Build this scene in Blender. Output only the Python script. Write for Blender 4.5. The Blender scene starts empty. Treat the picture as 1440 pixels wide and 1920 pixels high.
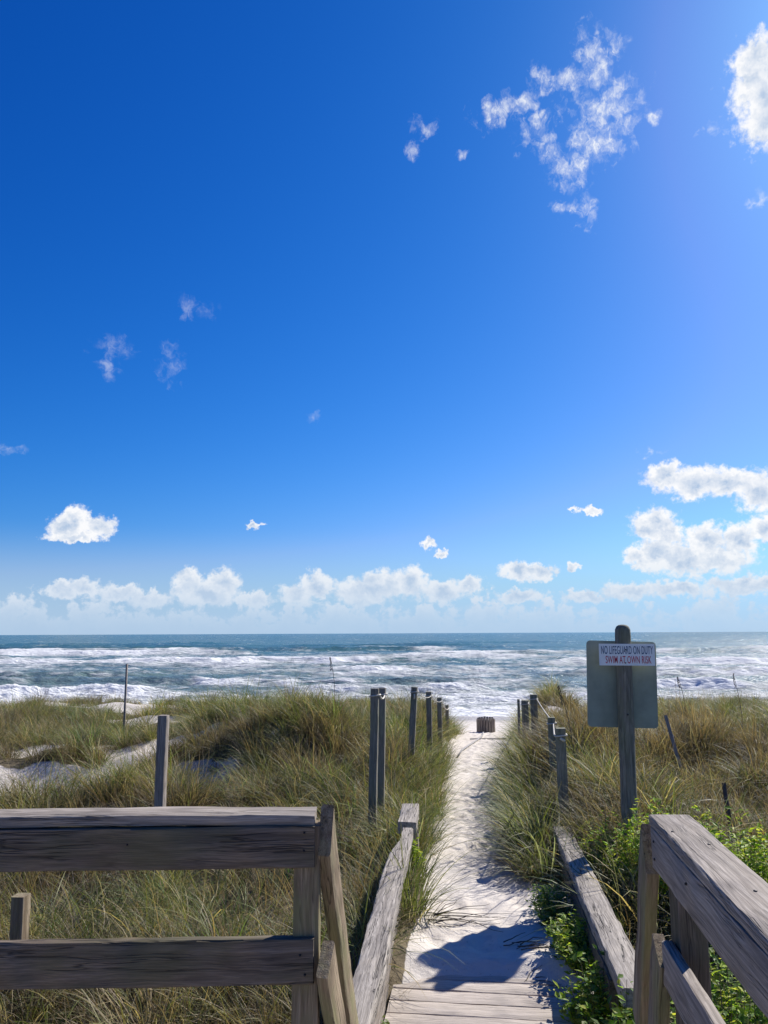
import bpy, math, random
import numpy as np
from mathutils import Vector, Matrix
R = math.radians
random.seed(7); rng = np.random.default_rng(7)
scene = bpy.context.scene
col = scene.collection

# ------------------------------------------------------------------ camera
F = 1450.0; PITCH = R(8.9); ROLL = 0.0045; EYE = 5.0
cf = Vector((0, math.cos(PITCH), math.sin(PITCH))); cr = Vector((1, 0, 0)); cu = Vector((0, -math.sin(PITCH), math.cos(PITCH)))
cam = bpy.data.cameras.new('camera'); camo = bpy.data.objects.new('camera', cam); col.objects.link(camo)
rr = (cr - cu * ROLL).normalized(); uu = (cu + cr * ROLL).normalized()
camo.matrix_world = Matrix(((rr.x, uu.x, -cf.x, 0), (rr.y, uu.y, -cf.y, 0), (rr.z, uu.z, -cf.z, EYE), (0, 0, 0, 1)))
cam.sensor_fit = 'HORIZONTAL'; cam.sensor_width = 36; cam.lens = 36 * F / 1440
cam.clip_start = 0.05; cam.clip_end = 40000
scene.camera = camo
def ray(px, py):
    dx, dy = px - 720, py - 960
    dx, dy = dx - ROLL * dy, dy + ROLL * dx
    return cf + cr * (dx / F) - cu * (dy / F)
def at(px, py, Y):                      # the point at ground distance Y seen in direction px, py
    d = ray(px, py); d = d * (Y / d.y)
    return Vector((d.x, d.y, d.z + EYE))
def azel(px, py):
    d = ray(px, py)
    return math.degrees(math.atan2(d.x, d.y)), math.degrees(math.atan2(d.z, math.hypot(d.x, d.y)))

# ------------------------------------------------------------------ light
EXPO = 0.62
CL = 2 ** (0.3 - EXPO)          # cloud brightness, kept at the same display level
SUN_AZ, SUN_EL = R(41.5), R(38)
sunv = Vector((math.sin(SUN_AZ) * math.cos(SUN_EL), math.cos(SUN_AZ) * math.cos(SUN_EL), math.sin(SUN_EL)))
sl = bpy.data.lights.new('sun', 'SUN'); sl.energy = 4.7; sl.angle = R(0.5); sl.color = (1, 0.95, 0.87)
so = bpy.data.objects.new('sun', sl); col.objects.link(so)
so.rotation_euler = (-sunv).to_track_quat('-Z', 'Y').to_euler()
vs = scene.view_settings
vs.view_transform = 'Standard'; vs.look = 'None'; vs.exposure = EXPO; vs.gamma = 1; vs.use_curve_mapping = False
scene.render.engine = 'CYCLES'
scene.cycles.max_bounces = 4; scene.cycles.diffuse_bounces = 3; scene.cycles.transparent_max_bounces = 8
scene.cycles.use_denoising = True

class NT:                               # small helper for node trees
    def __init__(s, tree): s.t = tree; s.n = tree.nodes; s.l = tree.links
    def node(s, typ, **kw):
        n = s.n.new(typ)
        for k, v in kw.items(): setattr(n, k, v)
        return n
    def put(s, sock, v):
        if hasattr(v, 'is_output'): s.l.new(v, sock)
        elif v is not None: sock.default_value = v
    def m(s, op, a, b=None, c=None, clamp=False):
        n = s.node('ShaderNodeMath', operation=op, use_clamp=clamp)
        for i, v in enumerate((a, b, c)): 
            if v is not None: s.put(n.inputs[i], v)
        return n.outputs[0]
    def v(s, op, a, b=None, c=None):
        n = s.node('ShaderNodeVectorMath', operation=op)
        for i, x in enumerate((a, b, c)):
            if x is not None: s.put(n.inputs[i], x)
        return n.outputs['Value'] if op in ('LENGTH', 'DOT_PRODUCT', 'DISTANCE') else n.outputs[0]
    def xyz(s, x, y, z):
        n = s.node('ShaderNodeCombineXYZ')
        for i, q in enumerate((x, y, z)): s.put(n.inputs[i], q)
        return n.outputs[0]
    def noise(s, vec, scale, detail=4, rough=0.55, dist=0.0, out='Fac', dim='3D'):
        n = s.node('ShaderNodeTexNoise', noise_dimensions=dim)
        s.put(n.inputs['Vector'], vec)
        n.inputs['Scale'].default_value = scale; n.inputs['Detail'].default_value = detail
        n.inputs['Roughness'].default_value = rough; n.inputs['Distortion'].default_value = dist
        return n.outputs[out]
    def voro(s, vec, scale, detail=0, feature='F1', out='Distance', rough=0.5, dim='3D', norm=False):
        n = s.node('ShaderNodeTexVoronoi', feature=feature, voronoi_dimensions=dim, normalize=norm)
        s.put(n.inputs['Vector'], vec); n.inputs['Scale'].default_value = scale
        if 'Detail' in n.inputs: n.inputs['Detail'].default_value = detail; n.inputs['Roughness'].default_value = rough
        return n.outputs[out]
    def ss(s, x, a, b, lo=0.0, hi=1.0):
        n = s.node('ShaderNodeMapRange', interpolation_type='SMOOTHSTEP')
        for k, v in zip(('Value', 'From Min', 'From Max', 'To Min', 'To Max'), (x, a, b, lo, hi)): s.put(n.inputs[k], v)
        return n.outputs[0]
    def mix(s, f, a, b, blend='MIX'):
        n = s.node('ShaderNodeMix', data_type='RGBA', blend_type=blend)
        s.put(n.inputs[0], f); s.put(n.inputs[6], a); s.put(n.inputs[7], b)
        return n.outputs[2]
    def attr(s, name, out='Fac', typ='GEOMETRY'):
        n = s.node('ShaderNodeAttribute', attribute_name=name, attribute_type=typ)
        return n.outputs[out]
    def bump(s, h, strength=0.5, dist=0.01):
        n = s.node('ShaderNodeBump'); s.put(n.inputs['Height'], h)
        n.inputs['Strength'].default_value = strength; n.inputs['Distance'].default_value = dist
        return n.outputs[0]
def C4(c): return (c[0], c[1], c[2], 1.0)

# ------------------------------------------------------------------ world: sky and clouds, all by direction
world = bpy.data.worlds.new('World'); scene.world = world; world.use_nodes = True
w = NT(world.node_tree); w.n.clear()
sky = w.node('ShaderNodeTexSky', sky_type='NISHITA', sun_disc=False, sun_elevation=SUN_EL, sun_rotation=SUN_AZ,
             altitude=0, air_density=1.0, dust_density=0.5, ozone_density=3.0)
BG = 0.1
# deep polarised-looking blue: one tone curve per channel, the same in every direction
ssx = w.node('ShaderNodeSeparateXYZ'); w.put(ssx.inputs[0], w.v('MULTIPLY', sky.outputs[0], (0.1464,) * 3))
sG = w.m('MULTIPLY', w.m('POWER', ssx.outputs[1], 1.41), 0.481)
sR = w.m('MINIMUM', w.m('MULTIPLY', w.m('POWER', ssx.outputs[0], 2.8), 0.58), w.m('MULTIPLY', sG, 0.46))
sB = w.m('MAXIMUM', w.m('MULTIPLY', ssx.outputs[2], 0.80), w.m('MULTIPLY', sG, 1.4))
skyc = w.v('MULTIPLY', w.xyz(sR, sG, sB), (1.05 / (BG * 2 ** EXPO),) * 3)
dirv = w.node('ShaderNodeTexCoord').outputs['Generated']
sp = w.node('ShaderNodeSeparateXYZ'); w.put(sp.inputs[0], dirv)
az = w.m('MULTIPLY', w.m('ARCTAN2', sp.outputs[0], sp.outputs[1]), 57.2958)
el = w.m('MULTIPLY', w.m('ARCSINE', sp.outputs[2]), 57.2958)
p = w.xyz(az, el, 0.0)
# the cumulus that stand alone: px centre and radii in the photograph's degrees of sky
cum = [(120, 988, 30, 22), (145, 974, 26, 26), (180, 988, 36, 20), (140, 1006, 50, 10), (476, 986, 17, 7), (803, 1018, 14, 11), (828, 1038, 12, 8),
       (1255, 895, 45, 26), (1310, 905, 58, 30), (1370, 905, 50, 24), (1425, 925, 40, 38), (1432, 990, 26, 22), (1075, 953, 9, 5), (1108, 958, 26, 8),
       (1222, 985, 40, 30), (1250, 1000, 30, 30), (1200, 1045, 30, 20), (1235, 1040, 40, 34), (1285, 1050, 50, 30), (1325, 1015, 34, 32), (1385, 1015, 34, 30), (1345, 1050, 60, 24),
       (970, 1070, 30, 18), (1010, 1074, 34, 16), (1075, 1063, 12, 9),
       (355, 1095, 30, 26), (415, 1100, 34, 34), (385, 1115, 60, 24), (590, 1100, 34, 26), (560, 1115, 40, 20), (720, 1095, 60, 28), (770, 1092, 34, 32), (680, 1110, 60, 28), (830, 1110, 44, 22), (880, 1096, 26, 16),
       (120, 1108, 26, 16), (165, 1105, 32, 18), (225, 1112, 34, 16), (280, 1125, 40, 16), (480, 1125, 40, 16),
       (1418, 125, 34, 42), (1460, 170, 64, 78), (1445, 225, 40, 40), (1100, 1118, 50, 12), (1180, 1108, 50, 16), (1270, 1104, 50, 14), (1390, 1098, 60, 16), (975, 1118, 50, 12), (1440, 1090, 40, 16)]
wisp = [(1105, 95, 24, 34), (1112, 140, 30, 34), (1145, 100, 22, 26), (1150, 170, 34, 40), (1165, 215, 32, 44), (1125, 215, 34, 44), (1095, 250, 30, 50), (1120, 275, 44, 30), (1060, 150, 36, 20),
        (1020, 150, 26, 20), (1080, 175, 26, 18), (985, 190, 26, 22), (1000, 235, 26, 38), (1030, 275, 26, 28), (1060, 315, 34, 26), (1085, 320, 22, 34), (940, 215, 40, 16), (915, 215, 12, 22),
        (1060, 390, 24, 14), (1100, 395, 22, 24), (1225, 218, 12, 12), (1330, 240, 12, 12), (1428, 375, 14, 16),
        (365, 575, 26, 20), (215, 652, 32, 20), (322, 682, 22, 32), (205, 690, 18, 20), (10, 838, 24, 10), (792, 243, 22, 18), (772, 283, 12, 10), (862, 297, 14, 10), (584, 786, 14, 10), (1225, 848, 16, 8)]
def blobs(lst, pv, k, mult=1.0):
    cur = None
    for (x, y, rx, ry) in lst:
        a, e = azel(x, y); ra = rx * mult * 57.3 / F; re = ry * mult * 57.3 / F
        c = math.cos(R(e)); ra /= c
        d = w.v('LENGTH', w.v('MULTIPLY_ADD', pv, (1 / ra, 1 / re, 0), (-a / ra, -e / re, 0)))
        cur = d if cur is None else w.m('SMOOTH_MIN', cur, d, k)
    return cur
def centred(vec, scale, detail, rough, amp, dist=0.0):
    n = w.noise(vec, scale, detail, rough, dist, out='Color', dim='2D')
    return w.v('MULTIPLY', w.v('SUBTRACT', n, (0.5, 0.5, 0.5)), (amp, amp, 0))
pw = w.v('ADD', w.v('ADD', p, centred(p, 0.9, 3, 0.6, 1.3)), centred(p, 4.0, 3, 0.6, 0.35))
dc = blobs(cum, pw, 0.25, 1.02)
def billow(vec):
    a = w.voro(vec, 0.55, 3, 'F1', rough=0.55, dim='2D', norm=True)
    return w.m('SUBTRACT', 1.0, a)
sdir = (0.55, 0.55, 0)
pb_ = w.v('ADD', p, centred(p, 1.6, 2, 0.6, 0.8)); b0 = billow(w.v('MULTIPLY', pb_, (1, 1.25, 1))); b1 = billow(w.v('MULTIPLY', w.v('ADD', pb_, sdir), (1, 1.25, 1)))
fine = w.noise(p, 2.2, 5, 0.62, dim='2D')
dens = w.m('ADD', w.m('SUBTRACT', 1.05, dc), w.m('ADD', w.m('MULTIPLY', w.m('SUBTRACT', b0, 0.5), 0.75), w.m('MULTIPLY', w.m('SUBTRACT', fine, 0.5), 0.6)))
# the low bank of cumulus along the whole horizon
topn = w.noise(w.xyz(w.m('MULTIPLY', az, 0.33), 3.7, 0.0), 1.0, 3, 0.6, dim='2D')
top = w.m('MULTIPLY_ADD', topn, 5.2, -0.95)
bank = w.m('ADD', w.m('MULTIPLY', w.m('SUBTRACT', top, el), 0.45),
           w.m('ADD', w.m('MULTIPLY', w.m('SUBTRACT', b0, 0.58), 2.6), w.m('MULTIPLY', w.m('SUBTRACT', fine, 0.5), 0.9)))
bank = w.m('MINIMUM', bank, 0.95)
dall = w.m('MAXIMUM', dens, bank)
acum = w.ss(dall, 0.0, 0.55)
# cloud light: sun-side edges white, thick cores grey-blue
rel = w.m('SUBTRACT', b0, b1)
lit = w.m('ADD', w.m('MULTIPLY_ADD', rel, 1.9, 0.93), w.m('ADD', w.m('MULTIPLY', w.ss(dall, 0.40, 1.10), -0.62), w.m('MULTIPLY', w.m('SUBTRACT', fine, 0.5), 0.6)), clamp=True)
white = (8.1 * CL, 8.1 * CL, 8.15 * CL, 1); grey = (3.7 * CL, 4.7 * CL, 6.2 * CL, 1)
ccol = w.mix(lit, grey, white)
# air in front of far low clouds
haze_f = w.m('MULTIPLY', w.ss(el, 0.0, 7.0, 0.88, 0.0), 1.0)
ccol = w.mix(haze_f, ccol, (4.2 * CL, 5.3 * CL, 6.7 * CL, 1))
skyc = w.mix(w.ss(el, 0.0, 8.0, 0.85, 0.0), skyc, (3.7 * CL, 5.0 * CL, 6.7 * CL, 1))
out1 = w.mix(w.m('MULTIPLY', acum, w.ss(el, 0.0, 3.0, 0.25, 0.97)), skyc, ccol)
# torn wisps
pz = w.v('ADD', w.v('ADD', p, centred(p, 0.55, 2, 0.6, 1.6)), centred(p, 1.8, 3, 0.55, 0.5))
dw = blobs(wisp, pz, 0.3, 1.15)
wn = w.noise(w.v('ADD', p, centred(p, 0.8, 3, 0.6, 1.6)), 0.95, 6, 0.60, 0.2, dim='2D')
wd = w.m('ADD', w.m('SUBTRACT', 0.88, dw), w.m('MULTIPLY', w.m('SUBTRACT', wn, 0.53), 3.0))
wfil = w.noise(w.v('MULTIPLY', w.v('ADD', pz, centred(p, 1.5, 2, 0.6, 0.8)), (2.0, 1.0, 1)), 1.0, 4, 0.58, 0.6, dim='2D')
aw = w.m('MULTIPLY', w.ss(wd, -0.25, 1.5), w.m('MULTIPLY_ADD', w.ss(wfil, 0.34, 0.68), 0.55, 0.45), clamp=True)
big = w.ss(az, -4.0, 8.0, 0.35, 1.0)
out2 = w.mix(w.m('MULTIPLY', aw, big), out1, (7.6 * CL, 7.8 * CL, 8.1 * CL, 1))
bgn = w.node('ShaderNodeBackground'); w.put(bgn.inputs[0], out2); bgn.inputs[1].default_value = BG
w.l.new(bgn.outputs[0], w.node('ShaderNodeOutputWorld').inputs[0])
world.cycles.sampling_method = 'MANUAL'; world.cycles.sample_map_resolution = 512

# ------------------------------------------------------------------ helpers
def tag(o, label=None, cat=None, group=None, kind=None):
    for k, v in (('label', label), ('category', cat), ('group', group), ('kind', kind)):
        if v: o[k] = v
    return o
def empty(name, loc=(0, 0, 0)):
    o = bpy.data.objects.new(name, None); o.location = loc; o.empty_display_size = 0.1; col.objects.link(o); return o
def mesh_obj(name, verts, faces, mat, parent=None, smooth=True, matrix=None):
    me = bpy.data.meshes.new(name); me.from_pydata([tuple(v) for v in verts], [], faces); me.update()
    if smooth: me.shade_smooth()
    if mat: me.materials.append(mat)
    o = bpy.data.objects.new(name, me); col.objects.link(o)
    if parent is not None:
        o.parent = parent
        base = parent.matrix_basis.copy()
        q = parent.parent
        while q is not None: base = q.matrix_basis @ base; q = q.parent
        o.matrix_basis = base.inverted() @ (matrix if matrix is not None else Matrix.Identity(4))
    elif matrix is not None: o.matrix_basis = matrix
    return o
def np_mesh(name, V, Fq, mat, smooth=True):
    me = bpy.data.meshes.new(name); n = len(V); k = len(Fq)
    me.vertices.add(n); me.vertices.foreach_set('co', np.ascontiguousarray(V, dtype=np.float32).ravel())
    me.loops.add(k * 4); me.loops.foreach_set('vertex_index', np.ascontiguousarray(Fq, dtype=np.int32).ravel())
    me.polygons.add(k); me.polygons.foreach_set('loop_start', np.arange(0, 4 * k, 4, dtype=np.int32)); 
    me.polygons.foreach_set('loop_total', np.full(k, 4, dtype=np.int32))
    me.update(calc_edges=True); me.validate()
    if smooth: me.shade_smooth()
    me.materials.append(mat)
    return me
def fattr(me, name, data):
    a = me.attributes.new(name, 'FLOAT', 'POINT'); a.data.foreach_set('value', np.ascontiguousarray(data, dtype=np.float32))
_perm = np.random.default_rng(99).random((256, 256))
def vn(x, y):
    xi = np.floor(x).astype(int); yi = np.floor(y).astype(int); fx = x - xi; fy = y - yi
    fx = fx * fx * fx * (fx * (fx * 6 - 15) + 10); fy = fy * fy * fy * (fy * (fy * 6 - 15) + 10)
    g = lambda a, b: _perm[(a + b * 37) % 256, (b + a * 17 + 53) % 256]
    return (g(xi, yi) * (1 - fx) + g(xi + 1, yi) * fx) * (1 - fy) + (g(xi, yi + 1) * (1 - fx) + g(xi + 1, yi + 1) * fx) * fy
def fbm(x, y, o=4, rough=0.5):
    s = 0; a = 1; t = 0
    for i in range(o):
        s = s + a * vn(x * 2 ** i + 13.7 * i, y * 2 ** i + 7.3 * i); t += a; a *= rough
    return s / t
def sst(a, b, x): 
    t = np.clip((x - a) / (b - a), 0, 1); return t * t * (3 - 2 * t)

# ------------------------------------------------------------------ materials
def material(name):
    m = bpy.data.materials.new(name); m.use_nodes = True; t = NT(m.node_tree); t.n.clear()
    out = t.node('ShaderNodeOutputMaterial'); b = t.node('ShaderNodeBsdfPrincipled'); t.l.new(b.outputs[0], out.inputs[0])
    return m, t, b, out
def wood(name, light, dark, crack=0.6, algae=None, algae_amt=0.0, seedoff=0.0, rings_=0.30):
    m, t, b, out = material(name)
    oc = t.node('ShaderNodeTexCoord').outputs['Object']
    rnd = t.node('ShaderNodeObjectInfo').outputs['Random']
    o2 = t.v('ADD', oc, t.xyz(t.m('MULTIPLY', rnd, 17.0), t.m('MULTIPLY', rnd, 3.0), seedoff))
    warp = t.v('MULTIPLY', t.v('SUBTRACT', t.noise(o2, 3.0, 2, 0.5, out='Color'), (0.5,) * 3), (0, 0.03, 0.03))
    o3 = t.v('ADD', o2, warp)
    grain = t.noise(t.v('MULTIPLY', o3, (1.6, 45, 45)), 1.0, 4, 0.6)
    fib = t.noise(t.v('MULTIPLY', o3, (7, 260, 260)), 1.0, 2, 0.6)
    blot = t.noise(t.v('MULTIPLY', o2, (2.5, 9, 9)), 1.0, 4, 0.6)
    ck = t.noise(t.v('MULTIPLY', o3, (0.9, 34, 34)), 1.0, 3, 0.55)
    ckl = t.ss(t.m('ABSOLUTE', t.m('SUBTRACT', ck, 0.5)), 0.0, 0.022)
    ckm = t.m('MAXIMUM', ckl, t.ss(t.noise(t.v('MULTIPLY', o2, (1.2, 6, 6)), 1.0, 2), 0.48, 0.56, 0.0, 1.0))
    c = t.mix(t.ss(grain, 0.32, 0.68), C4(dark), C4(light))
    c = t.mix(t.ss(blot, 0.35, 0.75, 0.0, 0.5), c, C4([x * 0.62 for x in light]))
    c = t.mix(t.m('MULTIPLY', t.ss(fib, 0.35, 0.65, 1.0, 0.0), 0.5), c, C4([x * 0.45 for x in dark]))
    # growth rings: contour lines of a slow noise drawn out along the grain
    rn = t.noise(t.v('MULTIPLY', o2, (0.55, 7, 7)), 1.0, 1, 0.4)
    ring = t.ss(t.m('ABSOLUTE', t.m('SUBTRACT', t.m('FRACT', t.m('MULTIPLY', rn, 17.0)), 0.5)), 0.05, 0.30)
    c = t.mix(t.m('MULTIPLY', t.m('SUBTRACT', 1.0, ring), rings_), c, C4([x * 0.42 for x in dark]))
    # knots
    kv = t.node('ShaderNodeTexVoronoi'); t.put(kv.inputs['Vector'], t.v('MULTIPLY', o2, (2.3, 8, 8))); kv.inputs['Scale'].default_value = 1.0
    kn = t.ss(kv.outputs['Distance'], 0.05, 0.13, 1.0, 0.0)
    c = t.mix(t.m('MULTIPLY', kn, 0.55), c, C4([x * 0.4 for x in dark]))
    if algae:
        g = t.ss(t.noise(t.v('MULTIPLY', oc, (2.2, 5, 5)), 1.0, 5, 0.65), 0.42, 0.66)
        c = t.mix(t.m('MULTIPLY', g, algae_amt), c, C4(algae))
    c = t.mix(t.m('MULTIPLY', t.m('SUBTRACT', 1.0, ckm), crack), c, (0.015, 0.013, 0.012, 1))
    t.put(b.inputs['Base Color'], c); b.inputs['Roughness'].default_value = 0.85; b.inputs['Specular IOR Level'].default_value = 0.25
    h = t.m('ADD', t.m('ADD', t.m('MULTIPLY', grain, 0.8), t.m('MULTIPLY', fib, 0.35)), t.m('MULTIPLY', ckm, 0.9 * crack))
    t.put(b.inputs['Normal'], t.bump(h, 0.7, 0.006))
    return m
M = {}
M['wood_grey'] = wood('weathered_grey_wood', (0.45, 0.395, 0.34), (0.28, 0.235, 0.195), 0.55, rings_=0.42)
M['wood_rail'] = wood('weathered_rail_wood', (0.26, 0.205, 0.155), (0.13, 0.10, 0.075), 0.7, (0.10, 0.10, 0.05), 0.5)
M['wood_brown'] = wood('weathered_brown_wood', (0.38, 0.30, 0.205), (0.21, 0.15, 0.095), 0.6, (0.20, 0.21, 0.09), 0.6)
M['wood_pale'] = wood('bleached_beam_wood', (0.52, 0.465, 0.40), (0.27, 0.235, 0.20), 1.0)
M['wood_plank'] = wood('boardwalk_plank_wood', (0.60, 0.525, 0.455), (0.48, 0.415, 0.355), 0.25, rings_=0.15)
M['wood_post'] = wood('treated_post_wood', (0.34, 0.31, 0.25), (0.20, 0.185, 0.15), 0.5, (0.16, 0.18, 0.10), 0.5)
M['wood_stake'] = wood('grey_stake_wood', (0.46, 0.40, 0.34), (0.28, 0.23, 0.19), 0.4)
def plain(name, c, rough=0.6, metal=0.0, var=0.25, scale=30):
    m, t, b, out = material(name)
    oc = t.node('ShaderNodeTexCoord').outputs['Object']
    n = t.noise(oc, scale, 4, 0.6)
    t.put(b.inputs['Base Color'], t.mix(t.ss(n, 0.3, 0.75, 0.0, 1.0), C4(c), C4([x * (1 - var) for x in c])))
    b.inputs['Roughness'].default_value = rough; b.inputs['Metallic'].default_value = metal
    return m
M['panel'] = plain('sign_back_metal', (0.27, 0.31, 0.25), 0.6, 0.0, 0.25, 5)
M['plaque'] = plain('white_plaque_paint', (0.80, 0.82, 0.82), 0.45, 0, 0.10, 12)
M['ink_blue'] = plain('blue_lettering', (0.03, 0.085, 0.19), 0.6, 0, 0.45, 60)
M['ink_red'] = plain('red_lettering', (0.55, 0.03, 0.08), 0.6, 0, 0.4, 60)
M['steel'] = plain('rusty_fastener', (0.06, 0.05, 0.045), 0.6, 0.5, 0.3, 90)
M['rope'] = plain('pale_rope', (0.62, 0.58, 0.50), 0.9, 0, 0.35, 220)
M['rope_grey'] = plain('grey_rope', (0.34, 0.33, 0.33), 0.9, 0, 0.3, 160)
M['twig'] = plain('dead_twig', (0.10, 0.08, 0.065), 0.9, 0, 0.4, 60)
M['barrel'] = plain('barrel_plastic', (0.05, 0.05, 0.05), 0.6, 0, 0.2, 8)
def leafmat(name, trans=0.45):
    m, t, b, out = material(name)
    c = t.attr('bc', 'Color'); tint = t.attr('tint', 'Fac', 'INSTANCER')
    c = t.mix(t.m('MULTIPLY', tint, 0.6), c, (0.16, 0.12, 0.08, 1))
    t.put(b.inputs['Base Color'], c); b.inputs['Roughness'].default_value = 0.55; b.inputs['Specular IOR Level'].default_value = 0.3
    tr = t.node('ShaderNodeBsdfTranslucent'); t.put(tr.inputs[0], t.mix(1.0, c, (1.25, 1.25, 0.7, 1), 'MULTIPLY'))
    mx = t.node('ShaderNodeMixShader'); mx.inputs[0].default_value = trans
    t.l.new(b.outputs[0], mx.inputs[1]); t.l.new(tr.outputs[0], mx.inputs[2]); t.l.new(mx.outputs[0], out.inputs[0])
    return m
M['grass'] = leafmat('grass_blade', 0.38); M['leaf'] = leafmat('shrub_leaf', 0.5)
# sand and dune soil
m, t, b, out = material('dune_sand')
pos = t.node('ShaderNodeNewGeometry').outputs['Position']
veg = t.attr('veg'); wet = t.attr('wet')
n1 = t.noise(pos, 1.3, 5, 0.6); n2 = t.noise(pos, 14, 5, 0.65); n3 = t.noise(pos, 160, 3, 0.6)
c = t.mix(t.ss(n1, 0.3, 0.7), (0.57, 0.515, 0.45, 1), (0.655, 0.60, 0.535, 1))
c = t.mix(t.ss(n2, 0.45, 0.75, 0, 0.3), c, (0.46, 0.40, 0.34, 1))
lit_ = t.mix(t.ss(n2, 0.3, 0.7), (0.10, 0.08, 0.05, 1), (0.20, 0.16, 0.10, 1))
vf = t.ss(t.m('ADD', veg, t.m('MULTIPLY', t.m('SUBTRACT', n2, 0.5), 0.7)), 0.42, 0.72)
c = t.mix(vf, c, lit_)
# bits of fallen grass and shell on the open sand
deb = t.ss(t.noise(pos, 36, 4, 0.75), 0.63, 0.70)
c = t.mix(t.m('MULTIPLY', deb, 0.7), c, (0.17, 0.13, 0.09, 1))
c = t.mix(wet, c, (0.36, 0.32, 0.28, 1))
t.put(b.inputs['Base Color'], c)
t.put(b.inputs['Roughness'], t.m('MULTIPLY_ADD', wet, -0.55, 0.92)); b.inputs['Specular IOR Level'].default_value = 0.2
t.put(b.inputs['Normal'], t.bump(t.m('ADD', t.m('MULTIPLY', n2, 0.8), t.m('MULTIPLY', n3, 0.15)), 0.55, 0.03))
M['sand'] = m
# sea
m, t, b, out = material('sea_water')
pos = t.node('ShaderNodeNewGeometry').outputs['Position']
foam = t.attr('foam'); shal = t.attr('shallow')
ps = t.v('MULTIPLY', pos, (0.45, 1.4, 1))
cell = t.voro(t.v('ADD', ps, t.v('MULTIPLY', t.noise(ps, 0.5, 4, 0.6, out='Color'), (2.6, 2.6, 0))), 0.55, 2, 'DISTANCE_TO_EDGE', rough=0.6)
lace = t.ss(cell, 0.0, 0.30, 1.0, 0.0)
fn = t.noise(ps, 0.9, 7, 0.68)
fv = t.m('ADD', foam, t.m('ADD', t.m('MULTIPLY', t.m('SUBTRACT', fn, 0.5), 1.25), t.m('MULTIPLY', t.m('SUBTRACT', lace, 0.45), 0.38)))
ff = t.m('MULTIPLY', t.ss(fv, 0.30, 1.02), 0.92)
wc = t.mix(shal, (0.050, 0.135, 0.130, 1), (0.15, 0.21, 0.195, 1))
wc = t.mix(t.ss(t.noise(ps, 0.06, 4, 0.6), 0.35, 0.7), wc, t.mix(shal, (0.046, 0.115, 0.130, 1), (0.12, 0.18, 0.19, 1)))
t.put(b.inputs['Base Color'], t.mix(ff, wc, (0.74, 0.745, 0.74, 1)))
t.put(b.inputs['Roughness'], t.ss(ff, 0, 1, 0.22, 0.9)); b.inputs['IOR'].default_value = 1.33
t.put(b.inputs['Specular IOR Level'], t.ss(ff, 0, 1, 0.14, 0.05))
cam_d = t.v('LENGTH', pos)
rip = t.m('ADD', t.m('MULTIPLY', t.noise(ps, 1.6, 5, 0.62), 0.35), t.m('MULTIPLY', t.noise(t.v('MULTIPLY', pos, (1, 1.5, 1)), 0.28, 5, 0.62), 1.0))
t.put(b.inputs['Normal'], t.bump(t.m('ADD', rip, t.m('MULTIPLY', ff, 0.35)), 0.85, 0.9))
M['sea'] = m

# ------------------------------------------------------------------ ground: path coordinates u (to the right of the path), s (along it)
YAW = R(7.0); CY, SY = math.cos(YAW), math.sin(YAW)
def us(u, s): return u * CY + s * SY, -u * SY + s * CY
def to_us(x, y): return x * CY - y * SY, x * SY + y * CY
def pt(u, s, z): x, y = us(u, s); return Vector((x, y, z))
def path_c(s): return np.interp(s, [0, 6, 12, 18, 26, 40], [0.05, -0.08, -0.10, -0.06, 0.22, 0.4])
def path_w(s): return np.interp(s, [0, 5, 7, 10, 14, 18, 24, 28, 34], [0.62, 0.60, 0.42, 0.42, 0.56, 0.70, 0.82, 1.3, 3.0])
def path_z(s): return np.interp(s, [-9, 4.2, 4.75, 5.02, 5.22, 6, 8, 12, 18, 24, 26, 30, 36, 44, 52, 70, 200], [2.5, 2.74, 2.84, 2.93, 3.01, 2.98, 2.87, 2.70, 2.38, 1.98, 1.85, 1.35, 0.85, 0.32, -0.15, -1.2, -6])
HUMPS = [(-1.45, 13.6, 0.86, 1.25, 1.9), (-2.9, 15.5, 0.35, 1.0, 1.2), (7.3, 13.0, 0.35, 1.2, 1.2), (4.2, 12.0, 0.25, 0.9, 1.0), (2.5, 4.7, 0.40, 1.2, 1.5), (-2.2, 9.6, 0.18, 1.4, 1.6), (-9.0, 17.0, 0.30, 2.2, 1.6), (-3.9, 19.0, 0.2, 1.5, 1.4), (-6.6, 20.0, -0.18, 3.0, 2.0), (-4.7, 12.6, -0.12, 1.2, 1.5),
         (3.3, 8.2, 0.30, 1.3, 2.2), (5.6, 11.5, 0.42, 2.0, 2.2), (9.5, 15.0, 0.45, 2.8, 2.5), (3.0, 16.5, -0.15, 1.0, 1.6), (2.4, 13.5, 0.25, 0.7, 1.5), (1.6, 18.5, 0.25, 0.9, 2.0), (3.9, 23.0, 0.30, 0.9, 2.5)]
def base_z(x, y):
    z = np.interp(y, [-10, 3, 5, 8, 12, 16, 20, 25, 29, 33, 37, 44, 52, 70, 200], [2.4, 2.55, 2.62, 2.72, 2.80, 2.74, 2.58, 2.36, 2.20, 1.95, 0.9, 0.32, -0.15, -1.2, -6])
    for hx, hy, h, sx, sy in HUMPS: z = z + h * np.exp(-((x - hx) / sx) ** 2 - ((y - hy) / sy) ** 2)
    m = sst(38, 33, y)
    z = z + m * ((fbm(x * 0.35 + 5, y * 0.35, 4) - 0.5) * (0.55 + 0.45 * sst(7, 11, y)) + (fbm(x * 1.7, y * 1.7 + 9, 3) - 0.5) * 0.12)
    return z
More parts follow.
